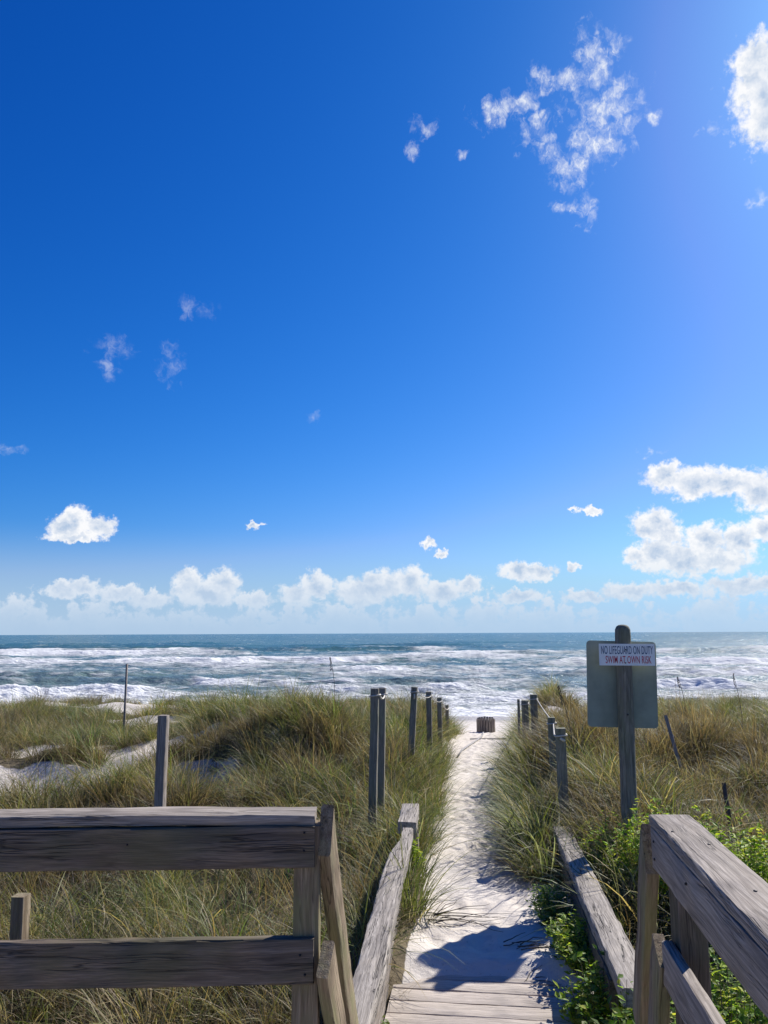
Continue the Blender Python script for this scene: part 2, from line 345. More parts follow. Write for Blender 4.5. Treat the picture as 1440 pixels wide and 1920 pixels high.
def ground(x, y):
    u, s = to_us(x, y)
    d = np.abs(u - path_c(s)); wd = path_w(s) + 0.22 * (fbm(s * 0.9 + np.sign(u) * 31, s * 0 + 3.3, 3) - 0.5)
    k = sst(wd, wd + 0.85, d)
    bank = np.where(u > 0, 0.52, 0.16) * np.exp(-((d - wd - 0.9) / 0.6) ** 2) * sst(6, 8, s) * sst(27, 22, s)
    zb = base_z(x, y) + bank
    zp = path_z(s) + 0.05 * (fbm(u * 1.2 + 3, s * 1.2, 3) - 0.5)
    return zp * (1 - k) + zb * k, k
SANDP = [(-5.4, 12.4, 2.0, 1.6), (-4.3, 14.4, 1.5, 1.3), (-6.8, 11.0, 2.0, 1.2), (-7.6, 13.4, 1.8, 1.3), (-3.9, 11.6, 0.9, 0.6), (-2.6, 11.8, 0.5, 0.6), (-3.4, 9.9, 0.8, 0.4), (-2.2, 9.1, 0.5, 0.4),
         (-5.0, 29.0, 4.0, 1.8), (-9, 27.5, 2.4, 1.2), (-2.0, 27, 1.0, 0.9), (4.4, 17.5, 1.0, 1.8), (5.6, 20.5, 1.3, 2.0), (-6.5, 23.0, 1.6, 0.8), (8.5, 26, 2.0, 0.8)]
def veg_mask(x, y):
    z, k = ground(x, y)
    v = sst(0.12, 0.55, k) * sst(35.5, 33.5, y)
    s_ = 0
    for px_, py_, rx, ry in SANDP: s_ = np.maximum(s_, np.exp(-((x - px_) / rx) ** 2 - ((y - py_) / ry) ** 2))
    n = fbm(x * 1.1 + 40, y * 1.1, 4)
    v = v * (1 - 0.93 * sst(0.36, 0.66, s_ + (n - 0.5) * 2.0))
    far = sst(20, 30, y); v = v * (1 - 0.75 * far * sst(0.50, 0.62, fbm(x * 0.5 + 8, y * 0.8, 3)))
    u, s = to_us(x, y)
    v = np.where((s < 7.0) & (u < -0.52), 1.0, v)  # grass and dark litter; the litter also paints the shadow beside the left beam
    return v
ug = np.concatenate([-np.geomspace(70, 1.0, 150), np.arange(-0.97, 1.08, 0.032), np.geomspace(1.1, 70, 150)])
sg = np.concatenate([np.linspace(-30, 3.5, 40), np.arange(3.55, 12, 0.045), np.arange(12, 28, 0.10), np.arange(28, 46, 0.3), np.geomspace(46, 130, 30)])
U, S = np.meshgrid(ug, sg)
X = U * CY + S * SY; Y = -U * SY + S * CY
Z, K = ground(X, Y)
# footprints and drift ripples on the trodden sand
fp = np.zeros_like(Z)
for i in range(620):
    s0 = 5.3 + 21 * rng.random() ** 1.1; u0 = path_c(s0) + rng.normal(0, 0.30); a = rng.normal(0, 0.4)
    i0, i1 = np.searchsorted(sg, [s0 - 0.4, s0 + 0.4]); j0, j1 = np.searchsorted(ug, [u0 - 0.4, u0 + 0.4])
    du = U[i0:i1, j0:j1] - u0; ds = S[i0:i1, j0:j1] - s0
    a1 = du * math.cos(a) + ds * math.sin(a); b1_ = -du * math.sin(a) + ds * math.cos(a)
    r2 = (a1 / 0.062) ** 2 + (b1_ / 0.14) ** 2
    dep = (0.006 + 0.016 * rng.random()) * (0.6 if s0 < 7 else 1.0)
    fp[i0:i1, j0:j1] += -dep * np.exp(-r2 * r2 * 0.6) + 0.4 * dep * np.exp(-((np.sqrt(r2) - 1.5) / 0.35) ** 2)
pm = (1 - K) * sst(4.9, 5.5, S)
Z = Z + np.clip(fp, -0.06, 0.03) * pm + pm * ((fbm(U * 7, S * 7, 4, 0.6) - 0.5) * (0.022 + 0.02 * sst(6, 9, S)) + (fbm(U * 17, S * 14, 2) - 0.5) * 0.014)
Z = Z + (1 - K) * sst(5.9, 5.2, S) * sst(4.4, 5.0, S) * 0.010 * np.sin(S * 62 + 5 * fbm(U * 2, S * 2, 2) * 6) * 0.6
Z = Z + (1 - K) * sst(6.0, 4.7, S) * ((fbm(U * 1.6 + 2, S * 1.6, 3) - 0.5) * 0.035 + 0.07 * sst(-0.2, -0.62, U) + 0.05 * sst(0.30, 0.6, U))
VEG = veg_mask(X, Y)
WET = sst(38, 43, Y) * 0.9
nU, nS = len(ug), len(sg)
idx = np.arange(nU * nS).reshape(nS, nU)
quads = np.stack([idx[:-1, :-1], idx[:-1, 1:], idx[1:, 1:], idx[1:, :-1]], -1).reshape(-1, 4)
Vv = np.stack([X, Y, Z], -1).reshape(-1, 3)
qc = (U.ravel()[quads].mean(1), S.ravel()[quads].mean(1), Y.ravel()[quads].mean(1))
isp = (np.abs(qc[0] - path_c(qc[1])) < path_w(qc[1]) + 0.1) & (qc[1] > 4.6) & (qc[1] < 28)
isb = (qc[2] > 34) & ~isp
for nm, sel in (('sand_path', isp), ('beach', isb), ('dune_ground', ~(isp | isb))):
    q = quads[sel]; used, inv = np.unique(q, return_inverse=True)
    me = np_mesh(nm, Vv[used], inv.reshape(-1, 4), M['sand'])
    fattr(me, 'veg', VEG.ravel()[used]); fattr(me, 'wet', WET.ravel()[used])
    o = bpy.data.objects.new(nm, me); col.objects.link(o); tag(o, kind='structure')
def gz(x, y): return float(ground(np.array([x]), np.array([y]))[0][0])

# ------------------------------------------------------------------ sea
rows = [40.0]
while rows[-1] < 420: rows.append(rows[-1] + max(0.10, rows[-1] ** 2 / 22000))
rows = np.array(rows + list(np.geomspace(430, 16000, 60)))
cu_ = np.linspace(-1, 1, 820); cx = np.sign(cu_) * np.abs(cu_) ** 1.25
SYY = np.repeat(rows[:, None], len(cx), 1); SXX = SYY * cx[None, :] * 1.15 + 0.12 * SYY
zs = np.zeros_like(SXX); fo = np.zeros_like(SXX)
# breaking crests: centre distance, height, thickness, how much of it is white
for k, (yc, h, th, wf, sd) in enumerate([(47, 0.16, 1.0, 0.9, 1), (52.5, 0.25, 1.3, 1.0, 2), (59, 0.35, 1.6, 0.9, 3), (67, 0.75, 2.0, 0.85, 4), (78, 0.55, 2.6, 0.35, 5), (90, 0.75, 3.0, 0.55, 6), (103, 0.8, 3.4, 0.75, 7),
                                         (118, 0.95, 3.8, 0.9, 8), (136, 1.05, 4.4, 0.95, 9), (158, 1.1, 5.0, 0.8, 10), (184, 1.15, 6.0, 0.7, 11), (214, 1.2, 7.0, 0.42, 12), (255, 1.25, 8.0, 0.22, 13), (310, 1.2, 9.5, 0.12, 14), (380, 1.2, 12, 0.08, 15)]):
    sc = yc / 70
    line = yc + (fbm(SXX * 0.035 / sc + sd * 11, SXX * 0 + sd, 4) - 0.5) * yc * 0.17 + (fbm(SXX * 0.4 / sc, SYY * 0.1 + sd, 3) - 0.5) * th * 0.9
    amp = sst(0.30, 0.62, fbm(SXX * 0.05 / sc + sd * 5.1, SXX * 0 + sd * 2.2, 3))
    d = (SYY - line) / th
    prof = np.where(d < 0, np.exp(-(d * 1.7) ** 2), np.exp(-(d * 0.75) ** 2))
    zs += h * amp * prof
    brk = sst(0.62 - wf * 0.42, 0.84 - wf * 0.42, fbm(SXX * 0.06 / sc + sd * 3.3, SXX * 0 + sd * 7.7, 3)) * amp
    brk = brk * np.clip(0.25 + 1.5 * fbm(SXX * 0.16 / sc + sd, SYY * 0.5 / sc, 4, 0.6), 0, 1.05)
    fo = np.maximum(fo, brk * np.where(d < 0, np.exp(-(d * 0.75) ** 2), 0.85 * np.exp(-(d * 0.5) ** 2)) * 1.15)
zone = np.interp(SYY, [40, 46, 55, 62, 70, 80, 95, 110, 140, 180, 215, 250, 300, 600], [1.0, 1.0, 0.86, 0.58, 0.26, 0.10, 0.20, 0.30, 0.33, 0.28, 0.16, 0.05, 0.02, 0.00])
pn = fbm(SXX * 0.09 + 3, SYY * 0.26, 5, 0.55) * 0.6 + fbm(SXX * 0.5, SYY * 0.9, 4, 0.6) * 0.4
fo = np.clip(np.maximum(fo * 0.92, zone + (pn - 0.5) * 1.7), 0, 1.1)
chop = (fbm(SXX * 0.30, SYY * 0.55, 5, 0.6) - 0.5) * 0.55 + (fbm(SXX * 1.5 + 9, SYY * 2.2, 3, 0.6) - 0.5) * 0.16
fade = sst(41, 60, SYY)
zs = zs * sst(40, 52, SYY) + chop * (0.15 + 0.85 * fade) + fo * (fbm(SXX * 2.2, SYY * 2.6, 3, 0.65) - 0.35) * 0.24 * fade
zs = np.where(SYY > 600, zs * 0.5, zs) + 0.10
zs[:6] -= np.linspace(0.5, 0, 6)[:, None]
nR, nC = SXX.shape; idx = np.arange(nR * nC).reshape(nR, nC)
quads = np.stack([idx[:-1, :-1], idx[:-1, 1:], idx[1:, 1:], idx[1:, :-1]], -1).reshape(-1, 4)
me = np_mesh('sea', np.stack([SXX, SYY, zs], -1).reshape(-1, 3), quads, M['sea'])
fattr(me, 'foam', fo.ravel()); fattr(me, 'shallow', (sst(150, 60, SYY) * 0.8 + 0.2 * sst(300, 120, SYY)).ravel())
o = bpy.data.objects.new('sea', me); col.objects.link(o); tag(o, kind='structure')

# ------------------------------------------------------------------ timber
def board(name, a, b, w_, t_, mat, parent=None, up=(0, 0, 1), jit=0.0018, rings=None, rnd=0.006, bow=0.0, shape=None, cut=None):
    """a squared timber from a to b: w_ across, t_ thick along up; local X runs along the grain"""
    a = Vector(a); b = Vector(b); X_ = (b - a); L = X_.length; X_.normalize()
    Zv = Vector(up); Zv = (Zv - X_ * Zv.dot(X_)).normalized(); Yv = Zv.cross(X_)
    c = (a + b) / 2
    mw = Matrix(((X_.x, Yv.x, Zv.x, c.x), (X_.y, Yv.y, Zv.y, c.y), (X_.z, Yv.z, Zv.z, c.z), (0, 0, 0, 1)))
    n = rings or max(4, int(L / 0.08)); hw, ht = w_ / 2, t_ / 2; r = min(rnd, hw * 0.4, ht * 0.4)
    sec = []
    for sx, sy, a0 in ((1, 1, 0), (-1, 1, 90), (-1, -1, 180), (1, -1, 270)):
        for q in (0, 45, 90):
            an = R(a0 + q); sec.append((sx * (hw - r) + r * math.cos(an), sy * (ht - r) + r * math.sin(an)))
    V = []; Fc = []; m_ = len(sec); sd = random.random() * 100
    rl = np.random.default_rng(int(sd * 1000))
    for i in range(n + 1):
        x = -L / 2 + L * i / n; t01 = i / n
        wig = (math.sin(t01 * 5 + sd) * 0.5 + math.sin(t01 * 13 + sd * 2) * 0.3) * jit * 1.5
        bz = bow * (1 - (2 * t01 - 1) ** 2)
        for (yy, zz) in sec:
            fy, fz = (shape(t01, yy, zz) if shape else (yy, zz))
            xo = 0
            if cut and i in (0, n): xo = cut(t01, yy, zz)
            V.append((x + xo + rl.normal(0, jit * 0.4 if i in (0, n) else 0), fy + wig + rl.normal(0, jit * 0.45), fz + wig * 0.6 + bz + rl.normal(0, jit * 0.45)))
    for i in range(n):
        for j in range(m_):
            j2 = (j + 1) % m_
            Fc.append((i * m_ + j, i * m_ + j2, (i + 1) * m_ + j2, (i + 1) * m_ + j))
    Fc = [f[::-1] for f in Fc]
    Fc.append(tuple(range(m_))); Fc.append(tuple(reversed(range(n * m_, n * m_ + m_))))
    Fc = [tuple(reversed(f)) for f in Fc]
    o = mesh_obj(name, V, Fc, mat, parent, True, mw)
    try: o.data.set_sharp_from_angle(angle=R(32))
    except Exception: pass
    return o
def tube(name, pts, r, mat, parent=None, n=6, taper=None, caps=True):
    V = []; Fc = []; pts = [Vector(q) for q in pts]; N = len(pts)
    org = pts[0].copy()
    for i, q in enumerate(pts):
        d = (pts[min(i + 1, N - 1)] - pts[max(i - 1, 0)]).normalized()
        a = d.cross(Vector((0.13, 0.31, 1)) if abs(d.z) < 0.95 else Vector((1, 0.1, 0))).normalized(); b_ = d.cross(a)
        rad = r if taper is None else r * (1 - (1 - taper) * i / (N - 1))
        for j in range(n):
            an = 2 * math.pi * j / n; V.append(q + (a * math.cos(an) + b_ * math.sin(an)) * rad - org)
    for i in range(N - 1):
        for j in range(n): Fc.append((i * n + j, i * n + (j + 1) % n, (i + 1) * n + (j + 1) % n, (i + 1) * n + j))
    if caps: Fc.append(tuple(reversed(range(n)))); Fc.append(tuple(range((N - 1) * n, N * n)))
    return mesh_obj(name, V, Fc, mat, parent, True, Matrix.Translation(org))
def nail(p, nrm, r, parent):
    nrm = Vector(nrm).normalized(); p = Vector(p)
    return tube('nail', [p - nrm * 0.004, p + nrm * 0.0015, p + nrm * 0.0028], r, M['steel'], parent, 7, 0.7)

# upper deck the photographer stands on, its step and the sunken boardwalk below
DZ = 3.36
bw = tag(empty('boardwalk', pt(0.07, 4.4, 2.95)), kind='structure')
s_ = 3.26; k = 0
while s_ < 5.62:
    wv = 0.138
    board('plank', pt(-0.56, s_ + wv / 2, 2.93 + rng.normal(0, 0.0015)), pt(0.72, s_ + wv / 2 + rng.normal(0, 0.002), 2.93 + rng.normal(0, 0.0015)), wv, 0.038, M['wood_plank'], bw, rings=14, rnd=0.005)
    s_ += wv + 0.007 + abs(rng.normal(0, 0.002)); k += 1
dk = tag(empty('upper_deck', (0, 1, DZ)), kind='structure')
y_ = 2.86
while y_ > -2.2:
    board('plank', (-3.4, y_, DZ - 0.02), (1.05, y_, DZ - 0.02), 0.138, 0.038, M['wood_plank'], dk, rings=10); y_ -= 0.146
board('joist', (-3.4, 2.86, DZ - 0.14), (1.02, 2.86, DZ - 0.14), 0.04, 0.19, M['wood_rail'], dk, rings=8)
board('stair_tread', pt(-0.55, 3.14, 3.14), pt(0.72, 3.14, 3.14), 0.26, 0.038, M['wood_plank'], dk, rings=8)
board('stair_riser', pt(-0.55, 3.24, 3.03), pt(0.72, 3.24, 3.03), 0.038, 0.18, M['wood_rail'], dk, rings=8)

# left guard rail, square across the view, with its stair rail dropping towards the path
YR = 2.95
lr = tag(empty('deck_railing', (-0.3, YR, DZ)), 'dark wooden guard rail crossing the lower left, with a steep board at its end', 'railing')
e0, e1 = at(-560, 1523, YR - 0.05), at(592, 1519, YR + 0.0)
zc = e1.z
xe = e1.x
board('cap_board', (-2.75, YR - 0.06, zc - 0.02), (xe, YR, zc - 0.019), 0.14, 0.036, M['wood_grey'], lr, jit=0.003, bow=0.002)  # paler wood than the rails below puts the sunlit top into its colour
f0 = YR - 0.10
board('top_rail', (-2.75, f0 - 0.024, zc - 0.038 - 0.071), (xe + 0.004, f0 + 0.036, zc - 0.038 - 0.071), 0.040, 0.140, M['wood_rail'], lr, jit=0.003)
zl = at(590, 1765, YR - 0.1).z
board('lower_rail', (-2.75, f0 - 0.024, zl - 0.075), (xe + 0.004, f0 + 0.036, zl - 0.075), 0.040, 0.148, M['wood_rail'], lr, jit=0.003)
px0, px1 = at(553, 1700, YR).x, at(601, 1700, YR).x
board('post', ((px0 + px1) / 2, YR - 0.012, 2.3), ((px0 + px1) / 2, YR - 0.012, zc - 0.041), px1 - px0, 0.09, M['wood_brown'], lr, up=(0, 1, 0), jit=0.002)
board('post', (-2.2, YR - 0.06, 2.3), (-2.2, YR - 0.06, zc - 0.041), 0.09, 0.09, M['wood_brown'], lr, up=(0, 1, 0))
for (qx, qy) in ((570, 1563), (569, 1597), (562, 1793), (571, 1830), (240, 1583)):
    q = at(qx, qy, f0 + 0.01); yf = f0 + 0.036 * 0 - 0.024 + (q.x + 2.75) / (xe + 2.75) * 0.06 - 0.0205
    nail((q.x, yf, q.z), (0, -1, 0), 0.0045, lr)
def plumb(t01, yy, zz): return 0
# steep stair boards: stand on edge, run down along the path direction
def stair_rail(parent, top, bot, w_, t_, mat, **kw):
    return board('stair_rail', top, bot, w_, t_, mat, parent, up=(SY, CY, 0.6), jit=0.0025, rnd=0.008, **kw)
a_ = at(610, 1556, YR - 0.04); b_ = at(655, 1925, YR + 0.62)
def topcut(t01, yy, zz): return (-0.055 * (zz / 0.07) if t01 == 0 else 0)
stair_rail(lr, a_, b_ + (b_ - a_) * 0.12, 0.046, 0.135, M['wood_brown'], cut=topcut)
a_ = at(610, 1798, YR - 0.10); b_ = at(632, 1935, YR + 0.10)
stair_rail(lr, a_, b_ + (b_ - a_) * 1.2, 0.042, 0.14, M['wood_brown'])

# right guard rail along the path side
rl_ = tag(empty('deck_railing', pt(0.8, 2.0, DZ)), 'grey wooden guard rail with broad flat cap running away at the lower right', 'railing')
P0 = at(1254, 1528, YR + 0.02); zc2 = P0.z
u0, s0 = to_us(P0.x, P0.y)
cap = board('cap_board', pt(u0, s0, zc2 - 0.019), pt(u0 + 0.015, s0 - 2.2, zc2 - 0.019), 0.145, 0.038, M['wood_grey'], rl_, jit=0.0022)
board('top_rail', pt(u0 - 0.0505, s0 - 0.012, zc2 - 0.039 - 0.070), pt(u0 - 0.036, s0 - 2.2, zc2 - 0.039 - 0.070), 0.040, 0.140, M['wood_grey'], rl_, jit=0.0022)
board('post', pt(u0 + 0.018, s0 - 0.12, 2.3), pt(u0 + 0.018, s0 - 0.12, zc2 - 0.041), 0.09, 0.14, M['wood_rail'], rl_, up=(SY, CY, 0), jit=0.002)
zl2 = at(1240, 1768, YR - 0.1).z
board('lower_rail', pt(u0 - 0.052, s0 - 0.10, zl2 - 0.075), pt(u0 - 0.037, s0 - 2.2, zl2 - 0.075), 0.040, 0.145, M['wood_grey'], rl_, jit=0.0025)
A_ = pt(u0 - 0.052 - 0.012, s0 + 0.02, zc2 - 0.015); 
B_ = at(1205, 1850, YR + 0.45)
stair_rail(rl_, A_ + Vector((0, 0.02, -0.115)), B_ + (B_ - A_) * 0.25, 0.046, 0.135, M['wood_brown'], cut=topcut)
A2 = pt(u0 - 0.062, s0 - 0.06, zl2 - 0.05); B2 = A2 + (B_ - A_) * 0.9
stair_rail(rl_, A2, B2, 0.042, 0.14, M['wood_brown'])
for (du, ds, top_) in ((-0.045, -0.25, 1), (0.02, -0.85, 1), (-0.03, -1.3, 1), (0.03, -0.4, 1)):
    nail(pt(u0 + du, s0 + ds, zc2), (0, 0, 1), 0.006, rl_)
for ds, dz in ((-0.06, -0.08), (-0.06, -0.14), (-0.5, -0.09)):
    nail(pt(u0 - 0.0715, s0 + ds, zc2 + dz), (-CY, SY, 0), 0.005, rl_)
tube('wire', [at(1256, 1697, YR - 0.03), at(1262, 1703, YR - 0.05), at(1268, 1709, YR - 0.05), at(1275, 1707, YR - 0.04)], 0.0022, M['rope'], rl_, 5)

# low weathered beams along the sunken boardwalk
BZ = 3.30
wl = tag(empty('walkway_railing', pt(-0.6, 5.4, 2.9)), 'low sun-bleached split beam and end post left of the sandy path', 'railing')
def beamshape(t01, yy, zz):
    nar = 1.0
    k_ = 0.0
    if t01 > 0.80: k_ = min(1, (t01 - 0.80) / 0.10)
    if yy > 0: yy = yy * (1 - 0.85 * k_) 
    return yy + 0.004 * math.sin(t01 * 21), zz + 0.006 * math.sin(t01 * 9 + yy * 30)
qa = at(668, 1885, 3.78); qa.z = BZ - 0.045
ua, sa = to_us(qa.x, qa.y)
qb = at(760, 1553, BZ and 6.95); ub, sb = to_us(qb.x, qb.y)
ub_ = ua + 0.02
board('beam', pt(ua, sa - 0.25, BZ - 0.05), pt(ub, sb, qb.z - 0.045), 0.150, 0.085, M['wood_pale'], wl, jit=0.005, rings=46, rnd=0.012, shape=beamshape)
q1 = at(763, 1541, 7.12); q2 = at(770.5, 1507, 7.75)
board('end_block', q1 - Vector((0, 0, 0.05)), q2 - Vector((0, 0, 0.05)), 0.165, 0.10, M['wood_pale'], wl, jit=0.004, rnd=0.012)
board('post', Vector((q2.x, q2.y - 0.08, 2.55)), Vector((q2.x, q2.y - 0.08, q2.z - 0.105)), 0.13, 0.09, M['wood_pale'], wl, up=(SY, CY, 0), jit=0.004, rnd=0.01)
board('side_board', pt(ua + 0.03, sa + 0.1, 3.02), pt(ub + 0.02, sb - 0.5, 2.98), 0.04, 0.15, M['wood_grey'], wl, jit=0.004)
board('post', pt(ua - 0.02, sa + 0.5, 2.5), pt(ua - 0.02, sa + 0.5, BZ - 0.10), 0.09, 0.09, M['wood_rail'], wl, up=(SY, CY, 0))
wr = tag(empty('walkway_railing', pt(0.75, 5.4, 2.9)), 'low cracked grey beam half buried in grass right of the path', 'railing')
qa = at(1172, 1800, 4.20); qb = at(1052, 1548, 7.6)
board('beam', qa + (qa - qb) * 0.10 - Vector((0, 0, 0.045)), qb - Vector((0, 0, 0.045)), 0.155, 0.085, M['wood_pale'], wr, jit=0.005, rings=40, rnd=0.012)
board('side_board', qa + Vector((-0.06, 0, -0.17)), qb + Vector((-0.06, 0, -0.17)), 0.04, 0.15, M['wood_rail'], wr, jit=0.004)
for f_ in (0.08, 0.5, 0.97):
    q = qa.lerp(qb, f_); board('post', Vector((q.x + 0.02, q.y, 2.5)), Vector((q.x + 0.02, q.y, q.z - 0.092)), 0.09, 0.09, M['wood_rail'], wr, up=(SY, CY, 0))

# ------------------------------------------------------------------ rope posts
def rope_post(px_, py_, Yd, wpx, label, lean=(0, 0), mat='wood_post', group='rope posts along the path', cap=None, name='rope_post', cat='post', loop=True):
    tp = at(px_, py_, Yd); wm = wpx * Yd * 1.01 / F
    g = gz(tp.x, tp.y) - 0.4
    e = tag(empty(name, (tp.x, tp.y, g + 0.4)), label, cat, group)
    b0_ = Vector((tp.x + lean[0] * (tp.z - g), tp.y + lean[1] * (tp.z - g), g))
    board('post_timber', b0_, tp, wm, wm, M[mat], e, up=(SY, CY, 0), jit=0.002, rnd=0.008)
    if loop:
        q = tp - Vector((0, 0, 0.07)); r_ = wm * 0.5 + 0.010
        pts = []
        for sx, sy in ((1, 1), (1, 0), (1, -1), (0, -1), (-1, -1), (-1, 0), (-1, 1), (0, 1), (1, 1)):
            pts.append(q + Vector((CY * sx * r_ + SY * sy * r_, -SY * sx * r_ + CY * sy * r_, 0.006 * sx)))
        tube('rope_loop', pts, 0.008, M['rope'], e, 6)
    return tp
LP = [rope_post(703, 1291, 8.2, 14, 'nearest and widest rope post left of the path, rope knot near its top', (-0.02, 0)),
      rope_post(717, 1290, 8.9, 12, 'rope post standing right behind the nearest left post', (-0.015, 0)),
      rope_post(777, 1288, 11.9, 11, 'tilted rope post left of the path with a pale hole near its top', (-0.06, 0)),
      rope_post(804, 1297, 14.5, 9.5, 'slim green-grey rope post, fourth from the near end on the left', (0.0, 0)),
      rope_post(824, 1308, 17.0, 8, 'short rope post, fifth from the near end on the left', (0.0, 0)),
      rope_post(838, 1322, 20.0, 6, 'farthest tiny rope post on the left, sunk in grass', (0.01, 0))]
RP = [rope_post(1051, 1365, 8.0, 17, 'nearest low rope post right of the path with a pale mark', (0.0, 0)),
      rope_post(1034, 1345, 9.8, 12.5, 'rope post right of the path, just behind the nearest right one', (0.0, 0)),
      rope_post(1000, 1302, 12.6, 12, 'tall rope post right of the path above the grass', (0.02, 0)),
      rope_post(984, 1313, 15.5, 12, 'broad stubby post behind the tall right rope post', (0.0, 0)),
      rope_post(972, 1311, 16.4, 4.5, 'thin stub post farthest back on the right of the path', (0.0, 0))]
tube('pale_hole', [LP[2] + Vector((-0.004, -0.060, -0.10)), LP[2] + Vector((-0.004, -0.054, -0.17))], 0.012, M['rope'], bpy.data.objects['rope_post.002'], 6)
tube('pale_mark', [RP[0] + Vector((-0.02, -0.062, -0.09)), RP[0] + Vector((0.02, -0.062, -0.12))], 0.014, M['rope'], bpy.data.objects['rope_post.006'], 6)
def rope(a, b, sag, r, label, grp='ropes between the posts', mat='rope'):
    pts = []
    for i in range(15):
        f = i / 14; q = a.lerp(b, f); q.z -= sag * 4 * f * (1 - f); pts.append(q)
    return tag(tube('rope', pts, r, M[mat], None, 6), label, 'rope', grp)
dz = Vector((0, 0, -0.07))
def ro(q, s): return q + dz + Vector((CY * s, -SY * s, 0))
rope(ro(LP[0], 0.05), ro(LP[1], 0.03), 0.04, 0.010, 'short slack rope knotted between the two nearest left posts')
rope(ro(LP[2], 0.05), ro(LP[3], 0.05), 0.06, 0.006, 'rope from the tilted left post to the slim post behind')
rope(ro(LP[3], 0.05), ro(LP[4], 0.05), 0.06, 0.006, 'rope between the fourth and fifth left posts')
rope(ro(LP[4], 0.05), ro(LP[5], 0.05), 0.10, 0.010, 'rope from the fifth left post down to the farthest one')
rope(ro(RP[2], 0.05), ro(RP[1], 0.03), 0.02, 0.008, 'taut pale rope slanting down from the tall right post')
rope(ro(RP[1], 0.02), ro(RP[0], -0.06), 0.05, 0.008, 'short pale rope between the two nearest right posts')
rope(ro(RP[3], 0.06), ro(RP[2], -0.02), 0.03, 0.010, 'rope from the stubby post to the tall right post')
pts = []
for i, (qx, qy) in enumerate([(906, 1371), (905, 1378), (900, 1386), (890, 1394), (878, 1402), (866, 1409), (858, 1414)]):
    Yd = 24.6 - i * 1.35; q = at(qx, qy, Yd); q.z = gz(q.x, q.y) + 0.03; pts.append(q)
tag(tube('rope', pts, 0.022, M['rope_grey'], None, 6), 'grey rope lying across the far sand of the path', 'rope')
pts = []
for i in range(8):
    q = pt(-0.35 + 0.17 * i, 21.6 + 0.10 * i, 0); q.z = gz(q.x, q.y) + 0.025; pts.append(q)
tag(tube('rope', pts, 0.016, M['rope_grey'], None, 6), 'second thin rope lying square across the path', 'rope')

# other posts and poles
rope_post(307, 1341, 7.7, 16.5, 'lone square grey post rising behind the left guard rail', (0, 0), 'wood_grey', None, name='dune_post', loop=False)
rope_post(40, 1678, 5.2, 24, 'short stub post seen between the rails at far left', (0, 0), 'wood_brown', None, name='stub_post', loop=False)
tp = at(238, 1245, 16.5); g = gz(tp.x, tp.y)
mp = tag(empty('marker_pole', (tp.x, tp.y, g)), 'thin pale pole standing against the surf on the left', 'pole')
tube('pole_rod', [Vector((tp.x, tp.y, g - 0.3)), tp], 0.024, M['wood_stake'], mp, 8)
tube('tie', [tp + Vector((-0.05, -0.02, -1.0)), tp + Vector((0, -0.024, -0.985)), tp + Vector((0.02, -0.01, -0.99))], 0.009, M['twig'], mp, 6)
q1 = at(1248, 1341, 10.0); q2 = at(1266, 1405, 9.9)
st = tag(empty('leaning_stake', (q2.x, q2.y, q2.z)), 'dark narrow stake leaning in the grass right of the sign', 'stake')
board('stake_timber', q2 + (q2 - q1) * 0.5, q1, 0.04, 0.03, M['wood_stake'], st, up=(SY, CY, 0))
q1 = at(1357, 1468, 7.6); q2 = at(1368, 1540, 7.5)
st = tag(empty('broken_stake', (q2.x, q2.y, q2.z)), 'blackened thin stake in the grass above the right rail', 'stake')
board('stake_timber', q2 + (q2 - q1) * 0.5, q1, 0.035, 0.03, M['twig'], st, up=(SY, CY, 0))

# slatted barrel at the end of the path
bc = at(911, 1362, 25.5); bz = gz(bc.x, bc.y)
top_b = at(911, 1345, 25.5).z
br = tag(empty('slatted_barrel', (bc.x, bc.y, bz)), 'round bin clad in upright grey slats at the far end of the path', 'bin')
rb = 0.285; ns = 20
tube('liner', [Vector((bc.x, bc.y, bz - 0.2)), Vector((bc.x, bc.y, top_b - 0.07))], rb - 0.02, M['barrel'], br, 20)
for i in range(ns):
    an = 2 * math.pi * i / ns; ca, sa_ = math.cos(an), math.sin(an); hh = top_b + rng.normal(0, 0.008) - 0.07 * abs(ca) ** 5
    board('slat', (bc.x + ca * rb, bc.y + sa_ * rb, bz - 0.2), (bc.x + ca * rb, bc.y + sa_ * rb, hh), 0.070, 0.02, M['wood_grey'], br, up=(ca, sa_, 0), rings=4, rnd=0.004)

# ------------------------------------------------------------------ the sign
YS = 6.9
st_ = at(1167, 1171, YS); sb_ = at(1179, 1492, YS)
gs = gz(sb_.x, sb_.y)
sg_ = tag(empty('beach_sign', (sb_.x, sb_.y, gs)), 'grey sign back on a thick post with a white no lifeguard plaque', 'sign')
axis = (st_ - sb_).normalized()
def poleshape(): pass
rp = 14.2 * YS / F
pb = sb_ - axis * (sb_.z - gs + 0.4)
prof = [(pb, 1.0)] + [(pb.lerp(st_, f), 1.0 + rng.normal(0, 0.008)) for f in np.linspace(0.1, 0.955, 14)] + [(st_ - axis * 0.045, 0.97), (st_ - axis * 0.018, 0.80), (st_ - axis * 0.004, 0.52), (st_, 0.15)]
V = []; Fc = []; n = 18
xa = Vector((1, 0, 0)); xa = (xa - axis * xa.dot(axis)).normalized(); ya = axis.cross(xa)
for q, k in prof:
    for j in range(n):
        an = 2 * math.pi * j / n; V.append(((q - pb).dot(axis), (xa * math.cos(an)).dot(xa) * rp * k, math.sin(an) * rp * k))
for i in range(len(prof) - 1):
    for j in range(n): Fc.append((i * n + j, i * n + (j + 1) % n, (i + 1) * n + (j + 1) % n, (i + 1) * n + j))
Fc.append(tuple(range((len(prof) - 1) * n, len(prof) * n)))
